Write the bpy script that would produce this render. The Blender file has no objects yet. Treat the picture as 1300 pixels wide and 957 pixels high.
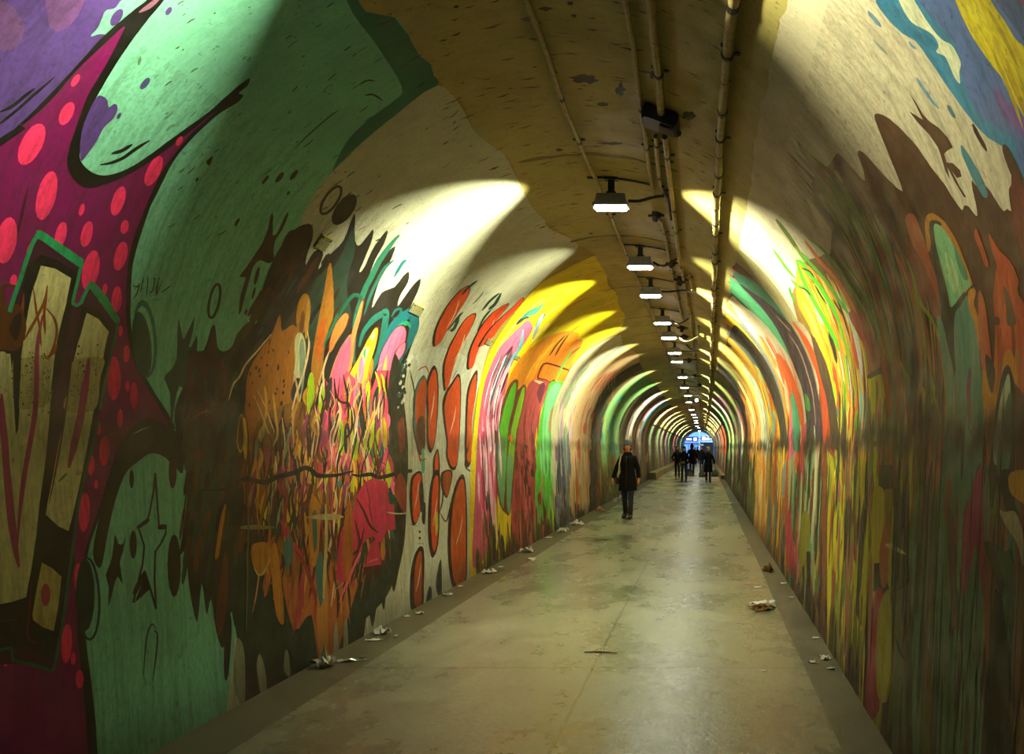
import bpy, bmesh, math, random
from mathutils import Vector, Matrix
from mathutils.geometry import tessellate_polygon
R = math.radians
C = bpy.context.scene.collection
scene = bpy.context.scene

# ---------------------------------------------------------------- the place
CAMH = 1.55          # eye height
FPX = 1000.0         # focal length in pixels of the 1300 px frame
VX, VY = 896.0, 569.0
XC = -0.935          # axis of the tunnel
RAD = 1.97           # radius of the vault
ZS = 1.83            # springing height
HF = 1.885           # half width at floor level
DEND = 107.0
DSTART = -10.0
ARC = math.pi * RAD
V1 = math.hypot(ZS, RAD - HF)          # length of the straight left wall
V2 = V1 + ARC
VT = V2 + V1
SEG = ARC / 60

def prof(v):
    """point and inward normal of the tunnel profile at arc length v from the left floor edge"""
    if v < V1:
        t = v / V1
        x = XC - HF - (RAD - HF) * t; z = ZS * t
        n = Vector((ZS, 0, RAD - HF)).normalized()
    elif v <= V2:
        a = math.pi - (v - V1) / RAD
        x = XC + RAD * math.cos(a); z = ZS + RAD * math.sin(a)
        n = Vector((-math.cos(a), 0, -math.sin(a)))
    else:
        t = (VT - v) / V1
        x = XC + HF + (RAD - HF) * t; z = ZS * t
        n = Vector((-ZS, 0, RAD - HF)).normalized()
    return x, z, n

def P(d, v, off=0.0):
    x, z, n = prof(v)
    return (x + n.x * off, d, z + n.z * off)

def wall_at(px, py):
    """photo pixel -> (distance along tunnel, arc length) of the wall spot seen there"""
    dx, dz = px - VX, VY - py
    best = None
    # vault
    a = dx * dx + dz * dz
    ox, oz = -XC, CAMH - ZS
    b = 2 * (dx * ox + dz * oz); c = ox * ox + oz * oz - RAD * RAD
    t = (-b + math.sqrt(max(b * b - 4 * a * c, 0))) / (2 * a + 1e-12)
    if CAMH + t * dz >= ZS:
        an = math.atan2(oz + t * dz, ox + t * dx)
        v = V1 + (math.pi - an) * RAD
    else:
        s = -1 if dx < 0 else 1
        # wall line: x = XC + s*(HF + k*z), z = CAMH + t*dz ; x = t*dx
        k = (RAD - HF) / ZS
        t = (XC + s * (HF + k * CAMH)) / (dx - s * k * dz)
        z = CAMH + t * dz
        v = z / ZS * V1
        if s > 0: v = VT - v
    return (min(max(t * FPX, 0.3), 900), v)

def ray(px, py, d):
    return ((px - VX) / FPX * d, d, CAMH + (VY - py) / FPX * d)
def floor_at(px, py):
    d = CAMH * FPX / (py - VY)
    return ((px - VX) / FPX * d, d)

# ---------------------------------------------------------------- helpers
def lin(c):
    if isinstance(c, str):
        c = c.lstrip('#')
        if len(c) == 3: c = ''.join(q * 2 for q in c)
        c = tuple(int(c[i:i + 2], 16) / 255 for i in (0, 2, 4))
    return tuple(((q / 12.92) if q <= .04045 else ((q + .055) / 1.055) ** 2.4) for q in c)

def mat(name, col, rough=.6, metal=0, emit=None, es=0, spec=.5, bump=0, bscale=40, var=0):
    m = bpy.data.materials.new(name); m.use_nodes = True
    nt = m.node_tree; b = nt.nodes['Principled BSDF']
    c = lin(col)
    b.inputs['Base Color'].default_value = (*c, 1)
    b.inputs['Roughness'].default_value = rough
    b.inputs['Metallic'].default_value = metal
    b.inputs['Specular IOR Level'].default_value = spec
    tc = nt.nodes.new('ShaderNodeTexCoord')
    if var:
        n = nt.nodes.new('ShaderNodeTexNoise'); n.inputs['Scale'].default_value = bscale
        n.inputs['Detail'].default_value = 5
        nt.links.new(tc.outputs['Object'], n.inputs['Vector'])
        r = nt.nodes.new('ShaderNodeMapRange'); r.inputs[1].default_value = .3; r.inputs[2].default_value = .7
        r.inputs[3].default_value = 1 - var; r.inputs[4].default_value = 1 + var * .5
        nt.links.new(n.outputs[0], r.inputs[0])
        mx = nt.nodes.new('ShaderNodeMix'); mx.data_type = 'RGBA'; mx.blend_type = 'MULTIPLY'
        mx.inputs[0].default_value = 1; mx.inputs[6].default_value = (*c, 1)
        nt.links.new(r.outputs[0], mx.inputs[7]); nt.links.new(mx.outputs[2], b.inputs['Base Color'])
    if bump:
        n = nt.nodes.new('ShaderNodeTexNoise'); n.inputs['Scale'].default_value = bscale
        n.inputs['Detail'].default_value = 6
        nt.links.new(tc.outputs['Object'], n.inputs['Vector'])
        bp = nt.nodes.new('ShaderNodeBump'); bp.inputs['Strength'].default_value = bump
        bp.inputs['Distance'].default_value = .01
        nt.links.new(n.outputs[0], bp.inputs['Height']); nt.links.new(bp.outputs[0], b.inputs['Normal'])
    if emit:
        b.inputs['Emission Color'].default_value = (*lin(emit), 1)
        b.inputs['Emission Strength'].default_value = es
    return m

def tag(o, label=None, cat=None, group=None, kind=None):
    if label: o['label'] = label
    if cat: o['category'] = cat
    if group: o['group'] = group
    if kind: o['kind'] = kind
    return o

def empty(name, loc, rz=0, label=None, cat=None, group=None, kind=None):
    o = bpy.data.objects.new(name, None); C.objects.link(o)
    o.empty_display_size = .1
    o.location = loc; o.rotation_euler.z = rz
    return tag(o, label, cat, group, kind)

class MB:
    """collects geometry for ONE mesh object"""
    def __init__(s): s.v = []; s.f = []
    def add(s, vs, fs):
        k = len(s.v); s.v += [tuple(q) for q in vs]; s.f += [tuple(i + k for i in f) for f in fs]
    def box(s, c, h, rot=None, taper=1.0, bev=0.0):
        """box with centre c, full sizes h; optional bevel"""
        bm = bmesh.new(); bmesh.ops.create_cube(bm, size=1)
        for w in bm.verts:
            k = taper if w.co.z > 0 else 1
            w.co = Vector((w.co.x * h[0] * k, w.co.y * h[1] * k, w.co.z * h[2]))
        if bev: bmesh.ops.bevel(bm, geom=bm.edges[:], offset=bev, segments=2, affect='EDGES')
        if rot: bmesh.ops.rotate(bm, verts=bm.verts, matrix=rot)
        bm.verts.ensure_lookup_table(); bm.verts.index_update()
        s.add([w.co + Vector(c) for w in bm.verts], [[w.index for w in f.verts] for f in bm.faces]); bm.free()
        return s
    def tube(s, pts, r, n=8, cap=True):
        pts = [Vector(p) for p in pts]; N = len(pts)
        rr = r if isinstance(r, (list, tuple)) else [r] * N
        vs = []; up = None
        for i, p in enumerate(pts):
            t = (pts[min(i + 1, N - 1)] - pts[max(i - 1, 0)]).normalized()
            if up is None: up = Vector((0, 0, 1)) if abs(t.z) < .9 else Vector((1, 0, 0))
            a = t.cross(up).normalized(); b = a.cross(t).normalized(); up = b
            for k in range(n):
                q = 2 * math.pi * k / n
                vs.append(p + (a * math.cos(q) + b * math.sin(q)) * rr[i])
        fs = []
        for i in range(N - 1):
            for k in range(n):
                k2 = (k + 1) % n
                fs.append((i * n + k, i * n + k2, (i + 1) * n + k2, (i + 1) * n + k))
        if cap: fs.append(tuple(range(n))[::-1]); fs.append(tuple((N - 1) * n + k for k in range(n)))
        s.add(vs, fs); return s
    def grid(s, rows):
        n = len(rows[0]); vs = [p for r in rows for p in r]
        s.add(vs, [(i * n + j, i * n + j + 1, (i + 1) * n + j + 1, (i + 1) * n + j) for i in range(len(rows) - 1) for j in range(n - 1)])
        return s
    def build(s, name, m, parent=None, smooth=False, **kw):
        me = bpy.data.meshes.new(name); me.from_pydata(s.v, [], s.f); me.update()
        if m: me.materials.append(m)
        if smooth:
            me.polygons.foreach_set('use_smooth', [True] * len(me.polygons))
            try: me.set_sharp_from_angle(angle=R(40))
            except Exception: pass
        o = bpy.data.objects.new(name, me); C.objects.link(o)
        if parent: o.parent = parent
        if kw: tag(o, kw.get('label'), kw.get('cat'), kw.get('group'), kw.get('kind'))
        return o

def copy_tree(o, parent=None, label=None):
    c = o.copy(); C.objects.link(c); c.parent = parent
    if label: c['label'] = label
    for ch in [q for q in bpy.data.objects if q.parent == o]: copy_tree(ch, c)
    return c

def smooth_pts(p, closed=True, k=5):
    """Catmull-Rom through the points"""
    n = len(p)
    if n < 3: return list(p)
    out = []
    rng = range(n) if closed else range(n - 1)
    for i in rng:
        g = (lambda j: p[j % n]) if closed else (lambda j: p[min(max(j, 0), n - 1)])
        p0, p1, p2, p3 = g(i - 1), g(i), g(i + 1), g(i + 2)
        for s in range(k):
            t = s / k; t2 = t * t; t3 = t2 * t
            out.append(tuple(.5 * (2 * b + (c - a) * t + (2 * a - 5 * b + 4 * c - d) * t2 + (3 * b - a - 3 * c + d) * t3)
                             for a, b, c, d in zip(p0, p1, p2, p3)))
    if not closed: out.append(tuple(p[-1]))
    return out

def densify(p, step=10):
    out = []; n = len(p)
    for i in range(n):
        a = p[i]; b = p[(i + 1) % n]
        m = max(1, int(math.hypot(a[0] - b[0], a[1] - b[1]) / step))
        for k in range(m): out.append((a[0] + (b[0] - a[0]) * k / m, a[1] + (b[1] - a[1]) * k / m))
    return out

# ---------------------------------------------------------------- painted wall surface
# paint = list of (polygon [(d,v)...], colour fn)  built up in layers, all inside the wall's own mesh
BANDS = [0.0, V1 * .5] + [V1 + SEG * i for i in range(61)] + [VT - V1 * .5, VT]
def band_index(v):
    lo = 0
    for i in range(len(BANDS) - 1):
        if BANDS[i] <= v + 1e-9: lo = i
    return lo

class Paint:
    def __init__(s): s.faces = []; s.boxes = []; s.grid = {}
    def layer(s, bb):
        # one more than the highest layer this bounding box touches
        keys = []
        L = 0
        g0 = lambda d: int(math.log(max(d, .3)) * 12)
        for i in range(g0(bb[0]), g0(bb[1]) + 1):
            for j in range(int(bb[2] / .25), int(bb[3] / .25) + 1):
                keys.append((i, j))
        for k in keys: 
            for (b, l) in s.grid.get(k, ()):
                if b[0] < bb[1] and b[1] > bb[0] and b[2] < bb[3] and b[3] > bb[2]: L = max(L, l)
        L += 1
        for k in keys: s.grid.setdefault(k, []).append((bb, L))
        return L
    def poly(s, pts, col):
        """pts in (d, v); col: rgb or function (d, v) -> rgb"""
        ds = [p[0] for p in pts]; vs = [p[1] for p in pts]
        bb = (min(ds), max(ds), max(min(vs), 0), min(max(vs), VT))
        if bb[3] <= bb[2] or bb[1] <= bb[0]: return
        L = s.layer(bb)
        f = col if callable(col) else (lambda d, v, c=col: c)
        lp = [Vector((math.log(max(p[0], .01)) * 3, p[1], 0)) for p in pts]
        try: tris = tessellate_polygon([lp])
        except Exception: return
        for t in tris:
            tri = [pts[i] for i in t]
            v0 = min(p[1] for p in tri); v1 = max(p[1] for p in tri)
            if v1 <= 0 or v0 >= VT: continue
            for bi in range(len(BANDS) - 1):
                b0, b1 = BANDS[bi], BANDS[bi + 1]
                if b1 <= v0 or b0 >= v1: continue
                q = clip(clip(tri, b0, 1), b1, -1)
                q = dedupe(q)
                if len(q) < 3: continue
                s.faces.append((bi, L, q, [f(*p) for p in q]))

def clip(poly, lim, sg):
    out = []; n = len(poly)
    for i in range(n):
        a = poly[i]; b = poly[(i + 1) % n]
        da = (a[1] - lim) * sg; db = (b[1] - lim) * sg
        if da >= 0: out.append(a)
        if (da > 0 > db) or (da < 0 < db):
            t = da / (da - db); out.append((a[0] + (b[0] - a[0]) * t, a[1] + (b[1] - a[1]) * t))
    return out
def dedupe(q):
    out = []
    for p in q:
        if not out or abs(p[0] - out[-1][0]) + abs(p[1] - out[-1][1]) > 1e-6: out.append(p)
    if len(out) > 1 and abs(out[0][0] - out[-1][0]) + abs(out[0][1] - out[-1][1]) < 1e-6: out.pop()
    return out

PAINT = Paint()
LAYER = 0.00002

def mix3(a, b, t): return tuple(x + (y - x) * t for x, y in zip(a, b))
def colour(spec):
    """'#rrggbb' flat, 'aaa>bbb' fades from the low end of the shape to its high end"""
    return lin(spec)

def shape(col, pts, smooth=True, k=4):
    """a patch of paint traced from the photo (pixel outline) laid on the wall where it is"""
    if isinstance(pts, str): pts = [tuple(float(q) for q in w.split(',')) for w in pts.split()]
    if smooth: pts = smooth_pts(pts, True, k)
    pts = densify(pts, 14)
    w = [wall_at(*p) for p in pts]
    fill(col, w)
def fill(col, w):
    if '>' in col:
        a, b = [lin(c) for c in col.split('>')]
        v0 = max(0, min(p[1] for p in w)); v1 = min(VT, max(p[1] for p in w))
        if w[0][1] > V1 + ARC / 2: a, b = b, a
        PAINT.poly(w, lambda d, v: mix3(a, b, min(max((v - v0) / (v1 - v0 + 1e-6), 0), 1)))
    else: PAINT.poly(w, lin(col))
def stroke(col, pts, wd=2.0, taper=True, smooth=True):
    """a brush or spray line; wd in photo pixels"""
    if isinstance(pts, str): pts = [tuple(float(q) for q in w.split(',')) for w in pts.split()]
    if smooth: pts = smooth_pts(pts, False, 4)
    L = []; Rr = []; n = len(pts)
    for i, p in enumerate(pts):
        a = pts[max(i - 1, 0)]; b = pts[min(i + 1, n - 1)]
        dx, dy = b[0] - a[0], b[1] - a[1]; m = math.hypot(dx, dy) + 1e-6
        t = i / (n - 1)
        w = wd * .5 * ((.3 + .7 * min(1, 4 * t, 4 * (1 - t))) if taper else 1)
        L.append((p[0] - dy / m * w, p[1] + dx / m * w)); Rr.append((p[0] + dy / m * w, p[1] - dx / m * w))
    # one quad strip, piecewise
    for i in range(0, n - 1, 6):
        j = min(i + 6, n - 1)
        fill(col, [wall_at(*q) for q in densify(L[i:j + 1] + Rr[i:j + 1][::-1], 14)])
def ellipse(col, cx, cy, rx, ry, rot=0, n=16):
    c, s = math.cos(R(rot)), math.sin(R(rot))
    shape(col, [(cx + rx * math.cos(a) * c - ry * math.sin(a) * s, cy + rx * math.cos(a) * s + ry * math.sin(a) * c)
                for a in [2 * math.pi * i / n for i in range(n)]], smooth=False)
def band(col, d0, d1, v0, v1, jag=0, rnd=None, n=10, low=0, high=0, taper0=0, taper1=0):
    """a stripe of paint running up the wall between two distances; wobbly, optionally pointed"""
    rnd = rnd or random
    w = d1 - d0; A = []; B = []
    for i in range(n + 1):
        t = i / n; v = v0 + (v1 - v0) * t
        k = 1.0
        if taper0: k = min(k, (t / taper0)) if t < taper0 else k
        if taper1: k = min(k, ((1 - t) / taper1)) if 1 - t < taper1 else k
        k = max(k, .02) ** .6
        m = (d0 + d1) / 2 + rnd.uniform(-1, 1) * jag * w * .5
        A.append((m - w * .5 * k * (1 + rnd.uniform(-1, 1) * jag), v)); B.append((m + w * .5 * k * (1 + rnd.uniform(-1, 1) * jag), v))
    fill(col, A + B[::-1])

def wall_mesh(name, b0, b1, m, base, kind='structure'):
    """base surface between two band indices plus every paint facet that lies on it"""
    vs = []; fs = []; cols = []; nrm = []
    dd = [DSTART, 0, 2, 4, 6, 8, 10, 14, 20, 30, 45, 60, 80, DEND]
    for bi in range(b0, b1):
        v0, v1 = BANDS[bi], BANDS[bi + 1]
        n0, n1 = prof(v0)[2], prof(v1 - 1e-7)[2]
        for i in range(len(dd) - 1):
            k = len(vs)
            vs += [P(dd[i], v0), P(dd[i + 1], v0), P(dd[i + 1], v1), P(dd[i], v1)]
            fs.append((k, k + 1, k + 2, k + 3)); cols += [base(dd[i])] * 4; nrm += [n0, n0, n1, n1]
    for (bi, L, q, cc) in PAINT.faces:
        if not (b0 <= bi < b1): continue
        v0, v1 = BANDS[bi], BANDS[bi + 1]
        p0, p1 = Vector(P(0, v0, L * LAYER)), Vector(P(0, v1 - 1e-9, L * LAYER))
        n0, n1 = prof(v0)[2], prof(v1 - 1e-7)[2]
        # orient towards the inside
        ar = sum(q[i][0] * q[(i + 1) % len(q)][1] - q[(i + 1) % len(q)][0] * q[i][1] for i in range(len(q)))
        if abs(ar) < 1e-8: continue
        if ar < 0: q = q[::-1]; cc = cc[::-1]
        k = len(vs)
        for (d, v), c in zip(q, cc):
            t = (v - v0) / (v1 - v0); p = p0.lerp(p1, t)
            vs.append((p.x, min(d, DEND), p.z)); cols.append(c); nrm.append(n0.lerp(n1, t).normalized())
        fs.append(tuple(range(k, k + len(q))))
    me = bpy.data.meshes.new(name); me.from_pydata(vs, [], fs); me.update()
    me.materials.append(m)
    at = me.color_attributes.new('paint', 'FLOAT_COLOR', 'CORNER')
    li = [0] * len(me.loops); me.loops.foreach_get('vertex_index', li)
    buf = []
    for i in li: buf += [*cols[i], 1.0]
    at.data.foreach_set('color', buf)
    me.polygons.foreach_set('use_smooth', [True] * len(me.polygons))
    me.normals_split_custom_set([nrm[i] for i in li])
    o = bpy.data.objects.new(name, me); C.objects.link(o); o['kind'] = kind
    return o

def paint_material(name, rough=.5, speck=.5, streak=.3, soot=.9, yellow=0):
    m = bpy.data.materials.new(name); m.use_nodes = True; nt = m.node_tree; N = nt.nodes; Lk = nt.links
    b = N['Principled BSDF']
    at = N.new('ShaderNodeAttribute'); at.attribute_name = 'paint'
    tc = N.new('ShaderNodeTexCoord'); sp = N.new('ShaderNodeSeparateXYZ'); Lk.new(tc.outputs['Object'], sp.inputs[0])
    def math_(op, a, c=None, c2=None):
        n = N.new('ShaderNodeMath'); n.operation = op
        for i, q in enumerate((a, c, c2)):
            if q is None: continue
            if isinstance(q, (int, float)): n.inputs[i].default_value = q
            else: Lk.new(q, n.inputs[i])
        return n.outputs[0]
    def noise(scale, vec, detail=4, rgh=.6):
        mp = N.new('ShaderNodeMapping'); mp.inputs['Scale'].default_value = vec; Lk.new(tc.outputs['Object'], mp.inputs[0])
        n = N.new('ShaderNodeTexNoise'); n.inputs['Scale'].default_value = scale; n.inputs['Detail'].default_value = detail
        n.inputs['Roughness'].default_value = rgh
        Lk.new(mp.outputs[0], n.inputs['Vector']); return n.outputs[0]
    def rng(x, a, b_, c, d):
        n = N.new('ShaderNodeMapRange'); n.interpolation_type = 'SMOOTHSTEP'
        for i, q in enumerate((a, b_, c, d)): n.inputs[i + 1].default_value = q
        Lk.new(x, n.inputs[0]); return n.outputs[0]
    # fine scuffs, large worn clouds, run-down streaks
    n1 = rng(noise(22, (1, 1, 1), 6, .7), .60, .70, 1, 1 - speck)
    n2 = rng(noise(1.7, (1, 1, 1), 6, .65), .35, .7, 1, 1 - speck * .35)
    n3 = rng(noise(9, (1, 3.2, .16), 4, .6), .42, .68, 1, 1 - streak)
    n5 = rng(noise(60, (1, 1, .35), 3, .6), .40, .65, 1.05, 1 - streak * .6)
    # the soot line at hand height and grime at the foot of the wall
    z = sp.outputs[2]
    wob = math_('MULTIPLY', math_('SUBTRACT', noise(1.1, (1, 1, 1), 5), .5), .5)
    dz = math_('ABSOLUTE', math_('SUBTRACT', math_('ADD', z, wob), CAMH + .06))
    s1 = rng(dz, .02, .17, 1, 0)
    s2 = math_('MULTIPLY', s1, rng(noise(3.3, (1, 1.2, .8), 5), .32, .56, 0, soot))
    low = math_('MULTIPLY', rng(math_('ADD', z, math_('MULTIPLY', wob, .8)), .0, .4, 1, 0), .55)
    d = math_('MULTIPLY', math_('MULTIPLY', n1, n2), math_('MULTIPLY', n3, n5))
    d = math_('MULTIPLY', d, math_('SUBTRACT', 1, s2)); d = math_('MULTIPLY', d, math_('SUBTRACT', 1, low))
    mx = N.new('ShaderNodeMix'); mx.data_type = 'RGBA'
    Lk.new(d, mx.inputs[0]); mx.inputs[6].default_value = (.016, .014, .007, 1); Lk.new(at.outputs['Color'], mx.inputs[7])
    Lk.new(mx.outputs[2], b.inputs['Base Color'])
    b.inputs['Specular IOR Level'].default_value = .35
    rr = rng(noise(5, (1, 1, 1), 4), .3, .7, rough - .1, rough + .15); Lk.new(rr, b.inputs['Roughness'])
    bp = N.new('ShaderNodeBump'); bp.inputs['Strength'].default_value = .25; bp.inputs['Distance'].default_value = .01
    Lk.new(noise(14, (1, 1, .6), 7, .65), bp.inputs['Height']); Lk.new(bp.outputs[0], b.inputs['Normal'])
    return m
# ================================================================ murals, left wall
MINT = '#7fc9a2'; MAG = '#780850'; MAGD = '#780850'; PINK = '#ff3468'; BLK = '#0c0a08'; PURP = '#54397a'; CREAM = '#d8cf8a'
rnd = random.Random(7)
# mint ground from the near end up to the cream vault, and the pale ground that follows
shape(MINT, '-400,-700 455,-60 447,-20 452,2 462,16 480,22 495,18 512,28 520,40 530,58 540,80 556,108 500,148 470,172 440,200 415,226 392,258 378,292 365,330 350,372 338,410 325,450 318,520 312,600 306,700 300,800 296,1100 -400,1100', k=3)
shape('#2e6f55', '447,-60 500,20 530,60 556,108 470,172 440,200 420,222 440,180 470,150 500,128 510,110 480,60 440,0')
shape('#c9c6a4', '556,108 585,135 598,160 612,176 640,196 655,224 672,250 690,275 697,290 735,312 700,345 650,395 625,430 608,490 600,540 597,620 596,700 596,760 596,800 296,1100 300,800 306,700 312,600 318,520 325,450 338,410 350,372 365,330 378,292 392,258 415,226 440,200 470,172 500,148', k=3)
# scuffs and hairline cracks on the bare parts
for i in range(130):
    x = rnd.uniform(200, 700); y = rnd.uniform(0, 330)
    if y > 420 - (x - 200) * .9 + 150: continue
    L = rnd.uniform(2, 14); a = rnd.uniform(.5, .9)
    stroke(rnd.choice(['#3c4a30', '#4a4a2c', '#2c3424']), [(x, y), (x + L * .5, y - L * .5 * a + rnd.uniform(-1, 1)), (x + L, y - L * a)], rnd.uniform(.6, 1.6))
stroke('#23382a', '372,190 395,168 418,148 430,140', 1.6)
stroke('#23382a', '455,108 466,102 476,103', 2)
stroke('#23382a', '463,121 474,120 486,128', 2.4)

# ---- purple field and the polka dotted monster
shape(PURP, '-400,-500 205,-60 185,-5 165,20 130,50 100,83 60,126 25,158 -5,180 -400,420')
shape('#6b4378', '60,-30 110,-20 95,25 70,40 60,20'); shape('#63406f', '-60,20 0,0 30,30 20,60 -10,60')
shape(MINT, '190,-20 157,-2 146,10 135,13 130,22 124,35 115,46 126,43 137,43 150,34 168,18 190,0')
ellipse(PURP, 148, 22, 6, 12.5, 32)
# black contour
shape(BLK, '-400,430 -5,178 22,160 60,123 100,80 130,47 163,18 185,1 205,-18 222,-22 210,-2 190,22 170,48 148,80 133,105 118,132 109,158 103,185 101,200 108,212 122,221 138,222 160,215 185,200 215,178 240,160 265,142 285,124 305,107 317,99 314,109 303,118 309,121 300,131 280,143 260,160 240,180 220,205 202,240 191,262 183,285 175,310 168,340 166,380 166,410 171,440 181,470 196,498 213,524 222,545 205,541 178,545 162,560 150,580 140,610 125,660 112,700 106,760 110,820 116,867 124,960 130,1200 -400,1500', k=3)
shape('#8a5a6c', '176,16 184,8 198,-2 202,0 190,11')
# magenta body
shape(MAG, '-400,450 -5,190 28,160 62,130 95,92 130,58 158,33 151,50 140,72 125,98 112,120 104,140 97,160 90,180 85,200 86,214 92,226 102,236 112,239 125,237 150,228 175,215 200,198 225,180 250,160 273,141 262,152 240,172 222,195 205,218 190,250 180,275 170,300 163,330 160,370 160,400 163,430 170,460 182,485 198,510 214,540 190,530 165,545 150,570 138,605 122,655 108,700 100,760 98,800 103,850 112,960 118,1200 -400,1500', k=3)
shape(MAGD, '-400,300 -5,240 30,250 90,238 140,240 185,225 188,255 178,275 170,300 163,330 160,370 160,400 163,430 170,460 182,485 198,510 212,538 190,530 165,545 150,570 138,605 122,655 108,700 100,760 98,800 103,850 112,960 118,1200 -400,1500', k=3)
shape('#430628', '20,300 28,262 36,235 30,270 22,300'); 
for e in [(95.6,102,4,9,32),(84.5,144,8,16,27),(40,183,13.5,29,27),(59,248,12,32,14),(8,305,13,30,10),(103.5,266,3.4,8,18),(150,255,8,19.5,18),
          (77,298,7,17,14),(110,297,7,17,14),(153,325,8,19,14),(158,288,5,9,14),(227.5,179,3.5,7,32),(195,217,8.5,21,26),(115,343,10.5,26,12),(17,356,4.5,8,8),
          (148,380,6.5,17,5),(133,367,3,7,8),(153,420,2.7,7,4),(160.5,449,3.8,11,3),(144.6,480,8.5,28,0),(170,502,5,17,0),(162,490,3,7,0),(152.5,531,3.6,12,2),(125,543,3.2,9,0),
          (132.6,572,6.5,19,2),(115.5,590,4.5,13,2),(122,615,2.6,6,0),(107,650,7,25,3),(100,734,6,19,0),(84.5,817,7,25,3),(93,836,3,8,0),(101,862,5,12,0),(7,838,3,8,0),(40,318,6,12,14)]:
    ellipse(PINK, *e)
# strokes on purple and on mint
stroke(BLK, '-5,160 15,145 40,123 69,98', 3.6); stroke(BLK, '0,142 15,135 30,123 44,112', 4.4)
stroke(BLK, '127,209 140,207 155,201 168,192 180,184 190,178', 4.2); stroke(BLK, '141,195 155,191 168,183', 4.4)
shape(PURP, '123,123 130,122 136,127 138,136 144,132 148,133 149,139 144,150 132,162 122,180 110,197 102,203 103,170 112,143')
ellipse(PURP, 151, 147, 2.2, 4.6, 30); ellipse('#4c4a78', 184, 106, 4, 9, 40); ellipse(PURP, 214, 14, 3.3, 6, 34); ellipse('#5c8a60', 177, 77, 2, 6, 14)
# ---- cream block letters with green outline
shape('#3c0a2c', '8,412 25,357 41,307 50,296 105,334 100,353 92,385 101,386 117,360 134,380 151,407 143,440 127,520 115,570 99,644 90,712 79,794 67,852 33,842 -400,860 -400,400 8,440', False)
shape(BLK, '18,440 24,400 33,340 52,323 75,331 98,347 93,380 86,418 80,450 70,500 66,540 62,590 72,600 80,520 88,470 96,425 104,388 125,394 142,417 138,440 126,510 115,570 98,640 90,680 95,715 82,770 72,812 66,838 33,820 -400,900 -400,430', False)
shape(CREAM, '52,337 70,341 90,353 84,385 75,420 70,445 66,480 64,510 62,540 57,590 50,640 46,680 40,720 33,758 15,764 -5,768 -400,800 -400,450 13,449 17,500 20,551 23,545 26,500 27,450 32,415 40,372', False)
shape(CREAM, '110,397 125,405 138,421 134,437 128,470 121,510 112,560 108,580 100,620 92,655 87,674 74,668 58,653 60,640 68,600 74,565 82,530 88,490 95,450 102,425', False)
shape('#c0b060', '53,714 66,721 78,732 74,770 68,801 54,796 42,787 41,780 47,745', False)
shape('#b4aa68', '16,458 26,455 66,452 64,480 62,512 20,516'); shape('#b4aa68', '93,458 131,455 127,480 120,520 82,520 88,490')
rk = random.Random(66)
for i in range(260):
    x = rk.uniform(14, 64) if i % 2 else rk.uniform(88, 128); y = rk.gauss(484, 22)
    if i % 2 == 0 and (x < 92 + (480 - y) * .12 or x > 128 - (y - 460) * .2): continue
    ellipse(rk.choice(['#8a8248', '#6a6434', '#9a9254', '#3c3a1c']), x, y, rk.uniform(.4, 1.5), rk.uniform(.6, 2.2), 0, 6)
ellipse('#a83c4c', 58, 755, 6, 14.5, 0)
shape(BLK, '16,440 27,440 26,480 22,548 20,552 17,500', False)
shape('#c9c085', '-400,470 5,446 12,452 8,500 -400,540', False)
for p, w_ in [('-60,420 -30,440 0,520 8,590 15,660 20,700 24,720', 9), ('54,400 47,440 46,500 42,540 33,590 26,640 22,690', 6.5), ('113,455 108,490 102,530 94,565 87,594', 9.5), ('2,500 6,560 10,620 15,670 20,705', 9)]:
    stroke('#a23a5e', p, w_)
for p, w_ in [('42,365 46,395 50,415 52,440', 3), ('60,362 57,380 48,400 38,418 30,432', 4), ('60,366 56,395 57,425', 3.5), ('57,390 68,403 72,420 68,440 60,455 55,448', 3.4), ('30,372 28,395 24,420 22,435', 4), ('60,452 68,448 72,436', 3)]:
    stroke('#8a4210', p, w_)
shape('#5a2c0c', '-400,300 -5,362 4,360 8,388 22,386 30,398 33,420 24,442 5,446 -5,444 -400,440')
shape('#26120a', '12,418 18,402 27,398 24,425 18,432')
shape('#5b7a1e', '74,610 84,600 84,604 76,611'); shape('#b89a80', '96,600 106,597 100,604')
stroke('#1f9a5a', '12,396 18,376 25,357 33,331 41,309 48,297', 5.5, False, False)
shape('#1f9a5a', '46,292 52,292 106,329 105,340 98,338 54,306 46,302', False)
stroke('#1f9a5a', '103,336 98,358 92,384', 4, False, False); stroke('#1f9a5a', '91,384 97,388 103,384 110,368 116,358', 4.4, False, False)
shape('#1f8a50', '116,355 134,374 152,405 150,416 130,388 114,366', False)
stroke('#1d7048', '150,408 147,424 143,440 134,480 127,520', 3, False, False); stroke('#1d6040', '125,534 117,569 107,607 99,644 90,712 79,794 72,832 67,852', 3.4, False, False)
stroke('#1d5a3c', '67,852 50,846 33,842 16,838 15,822 0,825 -100,830', 4.5, False, False)
stroke('#6a0a1c', '-20,792 23,786', 3); stroke('#6a0a1c', '40,735 37,780 35,808 50,818', 2.5); stroke('#5a1408', '93,438 88,480 82,530 72,590 62,640', 2.5)

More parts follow.
